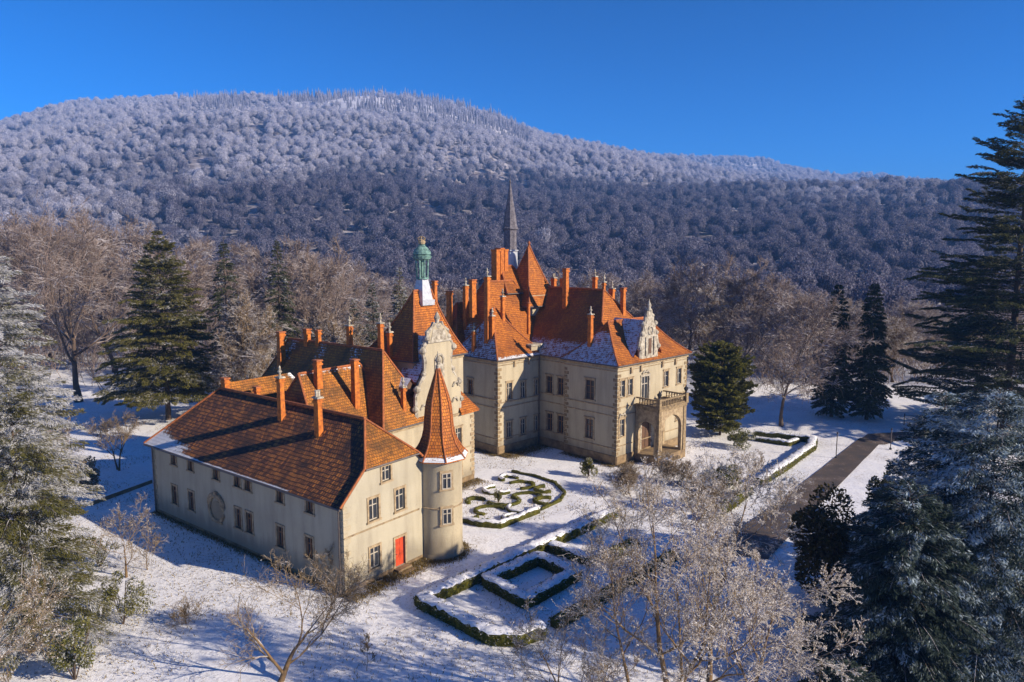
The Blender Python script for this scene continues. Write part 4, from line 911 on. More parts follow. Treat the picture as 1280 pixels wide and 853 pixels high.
    ur = MB(); ur.lathe([(0.18, 8.2), (0.1, 8.35), (0.28, 8.65), (0.3, 8.8), (0.12, 8.95), (0.05, 9.2)], (u1, v0), 10); ur.build('urn', M['iron'], t)
    return t
palace()

# ------------------------------------------------------------------ branching generator (vectorised): whole levels of branches at once
def norm(v): return v / (np.linalg.norm(v, axis=-1, keepdims=True) + 1e-9)
def tubes(P, Rr, sides, two_d=False):
    """P (n,k,3), Rr (n,k) -> verts, quads"""
    n, k, _ = P.shape
    T = norm(np.gradient(P, axis=1)); D = norm(P[:, -1] - P[:, 0])
    ref = np.where((np.abs(D[:, 2:3]) < 0.8), np.array([[0, 0, 1.0]]), np.array([[1.0, 0, 0]]))[:, None, :]
    A = norm(np.cross(T, np.broadcast_to(ref, T.shape))); B = np.cross(T, A)
    q = np.arange(sides) * 2 * math.pi / sides + 0.5
    V = P[:, :, None, :] + Rr[:, :, None, None] * (np.cos(q)[None, None, :, None] * A[:, :, None, :] + np.sin(q)[None, None, :, None] * B[:, :, None, :])
    base = (np.arange(n) * k * sides)[:, None, None]; i = np.arange(k - 1)[None, :, None] * sides; j = np.arange(sides)[None, None, :]; j2 = (j + 1) % sides
    Q = np.stack([base + i + j, base + i + j2, base + i + sides + j2, base + i + sides + j], -1).reshape(-1, 4)
    return V.reshape(-1, 3), Q
def grow(rg, P, Rr, m, tmin, tmax, lenf, out, up, k, wander, rf, tip=0.35, parent_len=None, sym=False):
    """children of every branch. out = angle from the parent (rad, (lo, hi)); up = pull to the sky; lenf may be a function of t"""
    n, kk, _ = P.shape; L = np.linalg.norm(np.diff(P, axis=1), axis=2).sum(1)
    par = np.repeat(np.arange(n), m); N_ = n * m
    t = np.tile((np.arange(m) + 0.5) / m, n) + rg.uniform(-0.5, 0.5, N_) / m; t = tmin + (tmax - tmin) * np.clip(t, 0, 1)
    x = t * (kk - 1); i0 = np.clip(x.astype(int), 0, kk - 2); f = (x - i0)[:, None]
    S = P[par, i0] * (1 - f) + P[par, i0 + 1] * f; T = norm(P[par, i0 + 1] - P[par, i0]); r0 = Rr[par, i0] * (1 - f[:, 0]) + Rr[par, i0 + 1] * f[:, 0]
    ref = norm(rg.normal(size=(N_, 3))); A = norm(np.cross(T, ref)); B = np.cross(T, A)
    az = rg.uniform(0, 2 * math.pi, N_) if not sym else (np.tile(np.arange(m), n) * 2.39996 + np.repeat(rg.uniform(0, 6.28, n), m))
    if sym:
        A = norm(np.cross(T, np.array([[0.31, 0.17, 1.0]]) * 1.0 + 0 * T)); B = np.cross(T, A)
    oa = rg.uniform(out[0], out[1], N_)
    D = norm(np.cos(oa)[:, None] * T + np.sin(oa)[:, None] * (np.cos(az)[:, None] * A + np.sin(az)[:, None] * B))
    lf = lenf(t) if callable(lenf) else lenf
    ln = L[par] * lf * rg.uniform(0.7, 1.25, N_)
    out_p = np.empty((N_, k, 3)); out_p[:, 0] = S; d = D.copy()
    for i in range(1, k):
        d = norm(d + rg.normal(size=(N_, 3)) * wander + np.array([0, 0, up])); out_p[:, i] = out_p[:, i - 1] + d * (ln / (k - 1))[:, None]
    rr = np.minimum(r0 * 0.8, r0 * rf)
    R2 = rr[:, None] * (1 - (1 - tip) * np.linspace(0, 1, k)[None])
    return out_p, R2
def join(parts):
    Vs, Qs, o = [], [], 0
    for v, q in parts: Vs.append(v); Qs.append(q + o); o += len(v)
    return np.vstack(Vs), np.vstack(Qs)
def bare_tree_meshes(seed, h, spread=0.55, fork=0.35, m=(9, 6, 5, 5, 3), lean=(0, 0), tw=0.014, up=0.10, r0=None, stems=1, wide=False, flecks=0, crook=0.10):
    """returns (trunk mesh with limbs, crown mesh with boughs and twigs)"""
    rg = np.random.default_rng(seed); k = 8; r0 = r0 or h * 0.018
    P = np.zeros((stems, k, 3))
    for s in range(stems):
        d = np.array([lean[0], lean[1], 1.0]) + (rg.normal(size=3) * np.array([0.3, 0.3, 0]) if stems > 1 else 0); p = np.array([rg.normal() * 0.25, rg.normal() * 0.25, -0.4]) if stems > 1 else np.array([0, 0, -0.4])
        P[s, 0] = p
        for i in range(1, k):
            d = norm(d + rg.normal(size=3) * np.array([crook, crook, 0])); P[s, i] = P[s, i - 1] + d * (h * (0.78 if not wide else 0.5) / (k - 1))
    R0 = r0 * (1 - 0.86 * np.linspace(0, 1, k)[None] ** 0.8) * rg.uniform(0.75, 1, (stems, 1)); R0[:, 0] *= 1.35
    shape = (lambda t: spread * (1.15 - 0.55 * t)) if not wide else (lambda t: spread * (1.0 - 0.1 * t))
    P1, R1 = grow(rg, P, R0, m[0], fork, 0.99, shape, (0.5, 1.05), up, 7, 0.13, 0.62, 0.25, sym=True)
    P2, R2 = grow(rg, P1, R1, m[1], 0.22, 1.0, lambda t: 0.62 - 0.22 * t, (0.4, 0.95), up * 0.8, 5, 0.16, 0.62, 0.3)
    P3, R3 = grow(rg, P2, R2, m[2], 0.15, 1.0, lambda t: 0.62 - 0.2 * t, (0.4, 0.95), up * 0.6, 4, 0.2, 0.65, 0.35)
    P4, R4 = grow(rg, P3, R3, m[3], 0.1, 1.0, 0.55, (0.4, 0.95), up * 0.4, 3, 0.22, 0.7, 0.4)
    P5, R5 = grow(rg, P4, R4, m[4], 0.1, 1.0, 0.6, (0.4, 0.9), 0.0, 3, 0.2, 0.7, 0.5)
    R2 = np.maximum(R2, tw * 1.3); R3 = np.maximum(R3, tw); R4 = np.maximum(R4, tw * 0.8); R5 = np.maximum(R5, tw * 0.6)
    tv, tq = join([tubes(P, R0, 8), tubes(P1, R1, 6)])
    cv, cq = join([tubes(P2, R2, 4), tubes(P3, R3, 3), tubes(P4, R4, 3), tubes(P5, R5, 3)])
    tm = np_mesh('trunk', tv, tq, True); cm = np_mesh('crown', cv, cq)
    fm = None
    if flecks:
        pts = np.vstack([P5[:, -1], P5[:, 1], P4[:, -1]]); idx = rg.integers(0, len(pts), flecks)
        dirs = np.vstack([P5[:, -1] - P5[:, 0], P5[:, -1] - P5[:, 0], P4[:, -1] - P4[:, 0]])[idx]; c = pts[idx] + rg.normal(size=(flecks, 3)) * 0.03; fm = spray_mesh('frost', rg, c, norm(norm(dirs) + rg.normal(size=(flecks, 3)) * 0.35), rg.uniform(0.05, 0.14, flecks), 0.36, np.clip(rg.normal(0.72, 0.3, flecks), 0, 1), rg.uniform(0, 1, flecks))
    return tm, cm, fm
def spray_mesh(name, rg, c, d, ln, wf, snow, tone, nrm_up=0.6):
    """small pointed leaf / needle sprays: one bent diamond each (two triangles sharing the midrib)"""
    n = len(c); up = norm(rg.normal(size=(n, 3)) * (1 - nrm_up) + np.array([0, 0, nrm_up])); sdir = norm(np.cross(d, up)); nn = np.cross(sdir, d)
    w = (ln * wf)[:, None] / 2; L = ln[:, None]
    v = np.stack([c - d * L * 0.5, c + sdir * w - nn * w * 0.25, c + d * L * 0.5 - nn * L * 0.08, c - sdir * w - nn * w * 0.25], 1).reshape(-1, 3)
    return np_mesh(name, v, np.arange(n * 4).reshape(n, 4), False, {'snow': ('FACE', np.clip(snow, 0, 1)), 'tone': ('FACE', np.clip(tone, 0, 1))})
def conifer_meshes(seed, h, r, z0=0.1, n_br=150, dens=26, prof=None, rise=0.1, droop=0.35, ln=0.5, wf=0.28, snow=0.3, flat=0.22, twist=0.0, hang=0.0, br_r=0.05, gaps=0.0, nup=0.6):
    """trunk + limbs, needle sprays hung along every limb"""
    rg = np.random.default_rng(seed); prof = prof or (lambda t: (1 - t) ** 0.85)
    k = 10; T = np.zeros((1, k, 3)); T[0, :, 2] = np.linspace(-0.4, h, k); T[0, 1:-1, :2] += rg.normal(size=(k - 2, 2)) * 0.05
    TR = (h * 0.014 * (1 - 0.95 * np.linspace(0, 1, k)))[None] + 0.01
    t = np.sort(rg.uniform(0, 1, n_br) ** 0.9)
    if gaps: t = t + gaps * np.sin(t * 60) / 60
    z = h * (z0 + (0.985 - z0) * t); az = np.arange(n_br) * 2.39996 + rg.normal(size=n_br) * 0.35
    L = r * np.array([prof(x) for x in t]) * rg.uniform(0.68, 1.12, n_br) + 0.25
    kb = 6; s = np.linspace(0, 1, kb)
    azk = az[:, None] + rg.normal(size=(n_br, 1)) * twist * s[None]
    rad_ = L[:, None] * s[None]
    rs = rise + 0.5 * t ** 3
    P = np.stack([rad_ * np.cos(azk), rad_ * np.sin(azk), z[:, None] + L[:, None] * (rs[:, None] * s[None] - droop * s[None] ** 2) + rg.normal(size=(n_br, kb)) * 0.03 * L[:, None] * s[None]], -1)
    BR = np.maximum((br_r * (L / r))[:, None] * (1 - 0.85 * s[None]), 0.012)
    tv, tq = join([tubes(T, TR, 8), tubes(P, BR, 4)])
    tm = np_mesh('trunk', tv, tq, True)
    cnt = np.maximum((L * dens * (0.5 + L / r)).astype(int), 14); bi = np.repeat(np.arange(n_br), cnt); n = len(bi)
    u = rg.uniform(0.12, 1.0, n) ** 0.8; x = u * (kb - 1); i0 = np.clip(x.astype(int), 0, kb - 2); f = (x - i0)[:, None]
    c = P[bi, i0] * (1 - f) + P[bi, i0 + 1] * f; d = norm(P[bi, i0 + 1] - P[bi, i0]); side = norm(np.cross(d, np.array([[0, 0, 1.0]])))
    sg = rg.choice([-1, 1], n)[:, None]; wd = (L[bi] * flat * (1 - 0.75 * u) + 0.12)[:, None] * np.sqrt(rg.uniform(0, 1, n))[:, None]
    c = c + side * sg * wd + d * wd * 0.5 + np.array([0, 0, 1.0]) * (rg.normal(size=(n, 1)) * 0.07 - 0.15 * wd - hang * rg.uniform(0, 1, (n, 1)))
    sd = norm(d * 0.8 + side * sg * rg.uniform(0.2, 1.0, (n, 1)) + rg.normal(size=(n, 3)) * 0.28 + np.array([0, 0, -0.15 - hang]))
    clump = vnoise(c[:, 0] * 0.9 + 50, c[:, 1] * 0.9 + c[:, 2] * 1.3 + 50, seed, 3, 1.0)
    bsn = rg.normal(0, 0.2, n_br)[bi]
    sn = np.clip((snow - 0.5) * 1.6 + 0.5 + bsn + (clump - 0.5) * 1.5 + rg.normal(0, 0.25, n), 0, 1); sn = np.where(sn > 0.55, np.clip(sn * 0.95, 0, 0.95), sn * 0.25)
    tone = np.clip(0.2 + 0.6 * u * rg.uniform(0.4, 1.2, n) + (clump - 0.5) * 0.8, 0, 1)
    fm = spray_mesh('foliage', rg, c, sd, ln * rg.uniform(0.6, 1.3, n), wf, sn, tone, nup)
    return tm, fm
def bush_mesh(seed, rx, ry, h, n, ln, snow=0.2, lobes=15, base=0.0, top_snow=0.5, wf=0.55):
    rg = np.random.default_rng(seed); lc = np.stack([rg.uniform(-0.6, 0.6, lobes) * rx, rg.uniform(-0.6, 0.6, lobes) * ry, rg.uniform(0.25, 0.8, lobes) * h], -1); lr = rg.uniform(0.16, 0.46, lobes)
    li = rg.integers(0, lobes, n); d = norm(rg.normal(size=(n, 3))); rr = lr[li] * rg.uniform(0.35, 1.08, n) ** 0.5
    c = lc[li] + d * rr[:, None] * np.array([rx, ry, h * 0.6]); c[:, 2] = np.maximum(c[:, 2], base + 0.05 + 0.1 * rg.uniform(0, 1, n))
    sd = norm(d + rg.normal(size=(n, 3)) * 0.6); cl = vnoise(c[:, 0] * 2 + 9, c[:, 1] * 2 + c[:, 2] * 2 + 9, seed, 3)
    sn = np.clip(rg.normal(snow, 0.25, n) + top_snow * np.clip(d[:, 2], 0, 1) * (cl > 0.5), 0, 0.95); sn = np.where(sn > 0.5, sn, sn * 0.2)
    return spray_mesh('foliage', rg, c, sd, ln * rg.uniform(0.6, 1.3, n), wf, sn, np.clip(cl * 0.9 + rg.normal(0, 0.2, n), 0, 1), 0.4)

def gz(x, y): return float(hill_height(np.array([x]), np.array([y]))[0])
def stand(name, meshes, mats, parts, x, y, label, cat='tree', group=None, rz=0.0, sc=1.0, sz=None):
    o = empty(name, (x, y, gz(x, y) - 0.05), rz); o.scale = (sc, sc, sz or sc); tag(o, label, cat, group)
    for me, mt, pn in zip(meshes, mats, parts):
        if me is not None: link(pn, me, M[mt], o)
    return o
CM = {}
def conifer(key, name, px, Y, label, mat='spruce', group=None, rz=0.0, sc=1.0, sz=None, **kw):
    if key not in CM: CM[key] = conifer_meshes(**kw)
    x = x_at(px, Y); return stand(name, CM[key], ('bark_far', mat), ('trunk', 'crown'), x, Y, label, 'conifer', group, rz, sc, sz)
def bare(key, px, Y, label, name='bare_tree', mats=('bark', 'twig', 'frost_leaf'), group=None, rz=0.0, sc=1.0, sz=None, **kw):
    if key not in CM: CM[key] = bare_tree_meshes(**kw)
    x = x_at(px, Y); return stand(name, CM[key], mats, ('trunk', 'crown', 'frost'), x, Y, label, 'tree', group, rz, sc, sz)

# ---- conifers
irregular = lambda t: (1 - t) ** 0.75 * (0.85 + 0.3 * abs(math.sin(t * 23)))
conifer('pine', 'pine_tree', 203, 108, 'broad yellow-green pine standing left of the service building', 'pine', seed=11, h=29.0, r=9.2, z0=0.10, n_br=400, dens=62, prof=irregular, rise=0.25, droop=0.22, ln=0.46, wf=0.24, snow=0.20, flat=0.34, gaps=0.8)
conifer('spruceA', 'spruce_tree', 284, 138, 'dark spruce top rising between bare crowns, second conifer from the left', 'spruce', sc=1.0, seed=12, h=28.6, r=5.6, z0=0.08, n_br=150, dens=80, rise=0.0, droop=0.30, ln=0.38, wf=0.3, snow=0.10, flat=0.3)
conifer('spruceA2', 'spruce_tree', 350, 116, 'tall dusted spruce behind the chimneys of the service building', 'spruce', seed=13, h=27.6, r=5.4, z0=0.08, n_br=170, dens=80, rise=-0.02, droop=0.28, ln=0.36, wf=0.3, snow=0.20, flat=0.3)
conifer('spruceS', 'spruce_tree', 466, 122, 'short frosted spruce left of the copper lantern', 'spruce', seed=14, h=20.5, r=3.6, z0=0.1, n_br=130, dens=80, rise=0.1, droop=0.2, ln=0.36, wf=0.3, snow=0.40, flat=0.3)
conifer('spruceS2', 'spruce_tree', 443, 126, 'smallest frosted spruce, left neighbour of the short frosted spruce', 'spruce', seed=15, h=17.5, r=2.8, z0=0.1, n_br=100, dens=80, rise=0.1, droop=0.2, ln=0.36, wf=0.3, snow=0.42, flat=0.3)
conifer('spruceS3', 'spruce_tree', 500, 128, 'pale yellowish spruce directly behind the copper lantern', 'pine', seed=16, h=23.0, r=3.9, z0=0.1, n_br=140, dens=80, rise=0.1, droop=0.2, ln=0.36, wf=0.3, snow=0.45, flat=0.3)
conifer('col', 'columnar_evergreen', 905, 99, 'dense green columnar evergreen beside the entrance porch', 'yew', seed=17, h=12.9, r=4.1, z0=0.02, n_br=260, dens=62, prof=lambda t: (0.72 + 0.9 * t) if t < 0.25 else (0.95 if t < 0.6 else max(0.12, 0.95 * (1 - ((t - 0.6) / 0.42) ** 1.8))), rise=0.5, droop=0.15, ln=0.36, wf=0.42, snow=0.05, flat=0.35, nup=0.15)
conifer('rs1', 'spruce_tree', 1046, 110, 'left one of the two tall spruces at the back right', 'spruce', seed=18, h=20.8, r=3.7, z0=0.04, n_br=300, dens=85, rise=0.05, droop=0.28, ln=0.34, wf=0.32, snow=0.10, flat=0.3, prof=lambda t: min(1, 0.55 + 2.2 * t) * (1 - t) ** 0.62)
conifer('rs2', 'spruce_tree', 1091, 108, 'right one of the two tall spruces at the back right', 'spruce', seed=19, h=21.2, r=3.5, z0=0.04, n_br=300, dens=85, rise=0.05, droop=0.3, ln=0.34, wf=0.32, snow=0.06, flat=0.3, prof=lambda t: min(1, 0.55 + 2.2 * t) * (1 - t) ** 0.62)
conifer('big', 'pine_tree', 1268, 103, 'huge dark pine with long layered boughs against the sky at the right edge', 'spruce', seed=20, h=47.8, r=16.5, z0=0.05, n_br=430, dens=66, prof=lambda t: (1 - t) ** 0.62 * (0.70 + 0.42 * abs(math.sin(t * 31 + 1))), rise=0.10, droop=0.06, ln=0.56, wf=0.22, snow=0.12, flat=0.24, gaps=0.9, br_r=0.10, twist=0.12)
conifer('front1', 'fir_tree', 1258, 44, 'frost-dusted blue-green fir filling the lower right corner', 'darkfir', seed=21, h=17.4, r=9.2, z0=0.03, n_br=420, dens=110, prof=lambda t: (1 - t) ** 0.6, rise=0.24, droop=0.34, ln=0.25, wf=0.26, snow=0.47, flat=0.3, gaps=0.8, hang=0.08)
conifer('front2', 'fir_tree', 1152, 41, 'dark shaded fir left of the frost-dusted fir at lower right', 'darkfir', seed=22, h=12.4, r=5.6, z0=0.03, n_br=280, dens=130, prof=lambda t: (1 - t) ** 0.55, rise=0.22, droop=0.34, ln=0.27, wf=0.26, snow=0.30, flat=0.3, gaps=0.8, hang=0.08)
conifer('front3', 'fir_tree', 1190, 53, 'pale frosted fir top behind the dark shaded fir', 'darkfir', seed=23, h=15.4, r=5.4, z0=0.05, n_br=200, dens=90, prof=lambda t: (1 - t) ** 0.6, rise=0.3, droop=0.3, ln=0.28, wf=0.3, snow=0.46, flat=0.3)
conifer('edge1', 'pine_tree', -22, 60, 'white frosted pine at the left edge, level with the hill wood', 'pine', seed=24, h=27.0, r=7.6, z0=0.15, n_br=300, dens=90, prof=lambda t: (1 - t) ** 0.55, rise=0.18, droop=0.28, ln=0.33, wf=0.2, snow=0.66, flat=0.3)
conifer('edge2', 'pine_tree', 2, 44, 'frosted yellow-green pine below the white pine at the left edge', 'pine', seed=25, h=17.2, r=4.6, z0=0.08, n_br=300, dens=130, prof=lambda t: (1 - t) ** 0.45, rise=0.2, droop=0.3, ln=0.25, wf=0.2, snow=0.46, flat=0.3)
conifer('front4', 'fir_tree', 1085, 35, 'low dark fir at the bottom, left of the tall firs', 'darkfir', seed=26, h=4.2, r=3.4, z0=0.03, n_br=160, dens=110, prof=lambda t: (1 - t) ** 0.5, rise=0.22, droop=0.34, ln=0.24, wf=0.26, snow=0.12, flat=0.3, gaps=0.8, hang=0.05)
# ---- leafy evergreen bushes
def bush(px, py, w, h, label, mat, n, ln, seed, snow=0.2, Y=None, top_snow=0.5, name='shrub', stem=True):
    p = ground_at(px, py) if Y is None else np.array([x_at(px, Y), Y, 0]); me = bush_mesh(seed, w, w, h, n, ln, snow, top_snow=top_snow)
    rg = np.random.default_rng(seed + 900); k = 4; nb = 9; P = np.zeros((nb, k, 3)); e = rg.uniform(-0.6, 0.6, (nb, 2)) * w
    for i in range(k): P[:, i, :2] = e * (i / (k - 1)); P[:, i, 2] = h * 0.75 * i / (k - 1) - 0.1
    tv, tq = tubes(P, np.full((nb, k), 0.03) * np.linspace(1.4, 0.5, k)[None], 4)
    return stand(name, (np_mesh('stems', tv, tq), me), ('bark_far', mat), ('stems', 'crown'), p[0], p[1], label, 'shrub')
bush(1066, 700, 3.8, 8.8, 'rounded olive-brown evergreen beside the asphalt drive', 'brownbush', 15000, 0.34, 31, 0.04, 50, 0.1, 'evergreen_tree')
bush(1122, 640, 2.0, 8.0, 'small dark evergreen between the drive and the frosted firs', 'spruce', 6000, 0.32, 32, 0.15, 58, 0.3, 'evergreen_tree')
bush(736, 596, 1.1, 2.3, 'bright green bush at the near corner of the palace', 'hedge', 2500, 0.2, 33, 0.0)
bush(97, 618, 2.6, 4.2, 'grey twiggy bush left of the service building', 'twigbush' if False else 'frost_leaf', 5000, 0.22, 34, 0.1, None, 0.1)
bush(154, 780, 1.8, 4.2, 'green snow-flecked shrub in front of the orchard tree', 'hedge', 3600, 0.17, 35, 0.30)
bush(94, 850, 1.8, 4.2, 'pointed green shrub at the lower left', 'hedge', 3600, 0.18, 36, 0.28)
bush(124, 708, 2.2, 3.0, 'low sprawling green shrub left of the mossy orchard tree', 'hedge', 2200, 0.16, 37, 0.4)
bush(905, 612, 3.0, 3.0, 'clipped evergreen bush at the foot of the columnar evergreen', 'hedge', 6000, 0.22, 38, 0.15)
bush(925, 560, 2.2, 2.6, 'small dark bush behind the columnar evergreen', 'yew', 3000, 0.22, 39, 0.1)
# ---- bare trees: background belt (five kinds, copied)
kinds = [dict(seed=41, h=22, spread=0.60, fork=0.28, m=(11, 7, 6, 5, 3), tw=0.035), dict(seed=42, h=21, spread=0.66, fork=0.25, m=(12, 7, 6, 5, 3), tw=0.035),
         dict(seed=43, h=19, spread=0.62, fork=0.22, m=(11, 7, 6, 5, 3), tw=0.035, stems=2), dict(seed=44, h=20, spread=0.5, fork=0.25, m=(12, 7, 5, 5, 3), tw=0.035)]
WOOD = ('bark_far', 'twig_far', 'frost_leaf')
bare('hero_left', 91, 121, 'tallest bare tree at left, pale trunk forking wide above the snow', mats=('bark_far', 'twig_far', 'frost_leaf'), seed=51, h=32.5, spread=0.62, fork=0.22, m=(15, 8, 6, 5, 3), tw=0.032, r0=0.62)
bare('k1', 392, 128, 'round bare crown right of the dusted spruce behind the service building', mats=WOOD, sc=0.98, sz=1.18, rz=0.4, **kinds[1])
bare('k0', 983, 104, 'bare tree with dark trunk left of the two tall spruces', mats=WOOD, sc=0.86, rz=1.0, **kinds[0])
bare('k1', 926, 122, 'broad bare tree with spreading crown behind the columnar evergreen', mats=WOOD, sc=1.06, rz=2.0, **kinds[1])
bare('k0', 856, 124, 'bare tree with round crown just right of the palace roof', mats=WOOD, sc=1.0, rz=3.0, **kinds[0])
bare('frostmid', 306, 106, 'snow-laden bushy tree behind the left end of the service building', mats=('bark', 'twig', 'frost_leaf'), seed=52, h=19.5, spread=0.5, fork=0.12, m=(16, 8, 6, 5, 3), tw=0.03, flecks=9000)
bare('k2', 420, 118, 'low frosted tree between the dusted spruce and the dark court roofs', mats=('bark', 'twig', 'frost_leaf'), sc=0.78, rz=2.2, **kinds[2])
rg = random.Random(8)
belt = []
for px, Y, top in [(20, 150, 283), (60, 165, 292), (140, 150, 284), (235, 150, 293), (262, 170, 300), (330, 160, 300), (165, 175, 288), (300, 185, 305), (425, 150, 342), (410, 175, 330), (455, 165, 348), (485, 190, 352),
                   (700, 150, 345), (742, 155, 348), (790, 160, 350), (820, 175, 348), (885, 150, 350), (960, 150, 356), (1010, 140, 372), (1035, 165, 372), (1070, 150, 385), (1120, 140, 392), (1140, 165, 380), (1185, 150, 396), (1225, 170, 388),
                   (-30, 160, 288), (-70, 175, 290), (560, 200, 362), (610, 195, 360), (650, 190, 358), (1290, 160, 390), (1340, 180, 380), (100, 195, 300), (380, 200, 322), (515, 205, 358), (870, 195, 355), (940, 190, 362), (1000, 200, 368), (1160, 195, 378), (760, 200, 352)]:
    belt.append((px, Y, top))
for px, Y, top in belt:
    k = rg.randrange(4); x = x_at(px, Y); H = z_at(px, top, Y) - gz(x, Y); s = H / (kinds[k]['h'] * 1.02)
    bare('k%d' % k, px, Y, 'bare mauve-brown tree in the belt between palace and hills', mats=WOOD, group='bare trees of the belt behind the palace', rz=rg.uniform(0, 6), sc=s * rg.uniform(1.0, 1.25), sz=s, **kinds[k])
# ---- undergrowth of the wood edge behind: one mass
def thicket():
    g = np.random.default_rng(77); n = 5200
    Y = g.uniform(128, 225, n); px = g.uniform(-120, 1400, n); X_ = (px - 640) / 908 * Y
    keep = ~((px > 430) & (px < 900) & (Y < 150)) & ~((px > 940) & (px < 1230) & (Y < 136)) & ~((px < 300) & (Y < 150) & (g.uniform(0, 1, n) < 0.8)); X_, Y = X_[keep], Y[keep]; n = len(Y)
    z = hill_height(X_, Y); k = 4; D = norm(np.stack([g.normal(size=n) * 0.35, g.normal(size=n) * 0.35, np.ones(n)], -1)); L = g.uniform(2.5, 9, n)
    P = np.stack([np.stack([X_, Y, z - 0.2], -1) + D * (L * i / (k - 1))[:, None] + g.normal(size=(n, 3)) * 0.12 * i for i in range(k)], 1)
    R0 = (L * 0.010)[:, None] * np.linspace(1, 0.3, k)[None]
    P2, R2 = grow(g, P, R0, 7, 0.2, 1.0, 0.45, (0.4, 0.9), 0.1, 3, 0.2, 0.6); P3, R3 = grow(g, P2, R2, 4, 0.2, 1.0, 0.5, (0.4, 0.9), 0.05, 3, 0.2, 0.6)
    v, q = join([tubes(P, np.maximum(R0, 0.03), 3), tubes(P2, np.maximum(R2, 0.025), 3), tubes(P3, np.maximum(R3, 0.02), 3)])
    o = link('undergrowth', np_mesh('undergrowth', v, q), M['twig_far']); tag(o, 'bare undergrowth along the wood edge behind the palace', 'undergrowth', kind='stuff')
thicket()
# ---- bare trees: foreground
SNOWY = ('bark', 'twig', 'frost_leaf')
def bare_at(key, X_, Y, *a, **kw):
    return bare(key, 640 + X_ / Y * 908, Y, *a, **kw)
bare_at('h1', 9.0, 37.5, 'tall multi-stemmed frosted tree in the right foreground, widest crown', mats=SNOWY, seed=61, h=15.2, spread=0.46, fork=0.30, m=(9, 5, 5, 4, 3), tw=0.012, r0=0.27, lean=(0.0, 0.0), stems=2, up=0.16, flecks=26000, crook=0.08)
bare_at('h2', 6.9, 38.2, 'slender leaning frosted tree left of the multi-stemmed one', mats=SNOWY, seed=62, h=14.3, spread=0.36, fork=0.35, m=(9, 5, 5, 4, 3), tw=0.010, r0=0.17, lean=(-0.12, 0.05), up=0.16, flecks=3500, crook=0.06)
bare_at('h3', 11.6, 40.0, 'snow-laden tree reaching up to the porch, behind the multi-stemmed one', mats=SNOWY, seed=63, h=15.4, spread=0.44, fork=0.30, m=(9, 6, 5, 4, 3), tw=0.012, r0=0.22, lean=(0.04, 0.1), up=0.13, flecks=42000)
bare_at('h4', 12.0, 36.5, 'low spreading frosted tree between multi-stemmed tree and dark fir', mats=SNOWY, seed=64, h=9.6, spread=0.66, fork=0.25, m=(8, 5, 5, 4, 3), tw=0.012, r0=0.20, lean=(0.45, 0.0), up=0.05, flecks=22000)
bare_at('h5', 3.9, 37.0, 'short twiggy frosted tree at the bottom, left of the foreground group', mats=SNOWY, seed=65, h=7.2, spread=0.6, fork=0.15, m=(8, 5, 4, 4, 3), tw=0.010, r0=0.10, up=0.10, flecks=4000, stems=2)
p = ground_at(352, 852); bare_at('o1', p[0], p[1], 'forked leafless fruit tree in front of the service building', mats=('bark', 'twig_warm', 'frost_leaf'), seed=68, h=8.0, spread=1.15, fork=0.15, m=(5, 6, 6, 5, 3), tw=0.011, r0=0.30, wide=True, up=0.07, lean=(0.05, 0), flecks=800, crook=0.16)
for i, (px, py, h, lab, sd, kw) in enumerate([
    (164, 722, 6.4, 'mossy crooked orchard tree beside the green shrub', 71, dict(r0=0.17, spread=0.9, wide=True, m=(5, 5, 4, 4, 3), flecks=1500)),
    (190, 712, 4.6, 'small leaning orchard tree right of the mossy one', 72, dict(spread=0.9, wide=True, m=(5, 5, 4, 3, 2), lean=(0.2, 0))),
    (412, 742, 4.6, 'warm brown leafless tree against the near corner of the service building', 73, dict(spread=0.9, wide=True, m=(5, 5, 4, 4, 3))),
    (157, 588, 7.2, 'thin bare tree at the far end of the service building', 74, dict(spread=0.5, m=(9, 6, 5, 4, 2), stems=2)),
    (240, 780, 1.9, 'small spiky leafless bush in the snow, left of the fruit tree', 75, dict(spread=0.8, fork=0.05, m=(8, 4, 3, 2, 2), stems=3, r0=0.03)),
    (461, 840, 3.2, 'thin leafless sapling right of the fruit tree', 76, dict(spread=0.3, m=(8, 5, 4, 3, 2), r0=0.03)),
    (452, 742, 2.4, 'leafless shrub by the white wall left of the red door', 77, dict(spread=0.6, m=(8, 5, 4, 3, 2), r0=0.03)),
    (780, 618, 3.2, 'leafless shrub before the corner of the palace', 78, dict(spread=0.7, fork=0.08, m=(10, 6, 5, 4, 2), stems=4, r0=0.04, flecks=1500)),
    (832, 606, 3.4, 'frosted shrub in front of the entrance porch', 79, dict(spread=0.7, fork=0.08, m=(10, 6, 5, 4, 2), stems=4, r0=0.04, flecks=3500)),
    (868, 640, 3.8, 'frosted shrub at the foot of the columnar evergreen', 80, dict(spread=0.7, fork=0.08, m=(10, 6, 5, 4, 2), stems=4, r0=0.04, flecks=3500)),
    (52, 600, 7.5, 'bare tree beside the frosted pine at the left edge', 81, dict(spread=0.55, fork=0.15, m=(10, 6, 5, 4, 3), stems=2, flecks=2500))]):
    q = ground_at(px, py); a = dict(seed=sd, h=h, tw=0.010, r0=kw.pop('r0', h * 0.018)); a.update(kw)
    bare_at('f%d' % i, q[0], q[1], lab, mats=('bark', 'twig_warm', 'frost_leaf'), name='bare_tree' if h > 4 else 'bare_shrub', **a)
bare_at('le', -27.0, 32.0, 'straw-coloured leafless tree cut by the lower left edge', mats=('bark', 'twig_warm', 'frost_leaf'), seed=90, h=12.5, spread=0.40, fork=0.2, m=(8, 5, 5, 4, 3), tw=0.010, r0=0.16, flecks=3000)

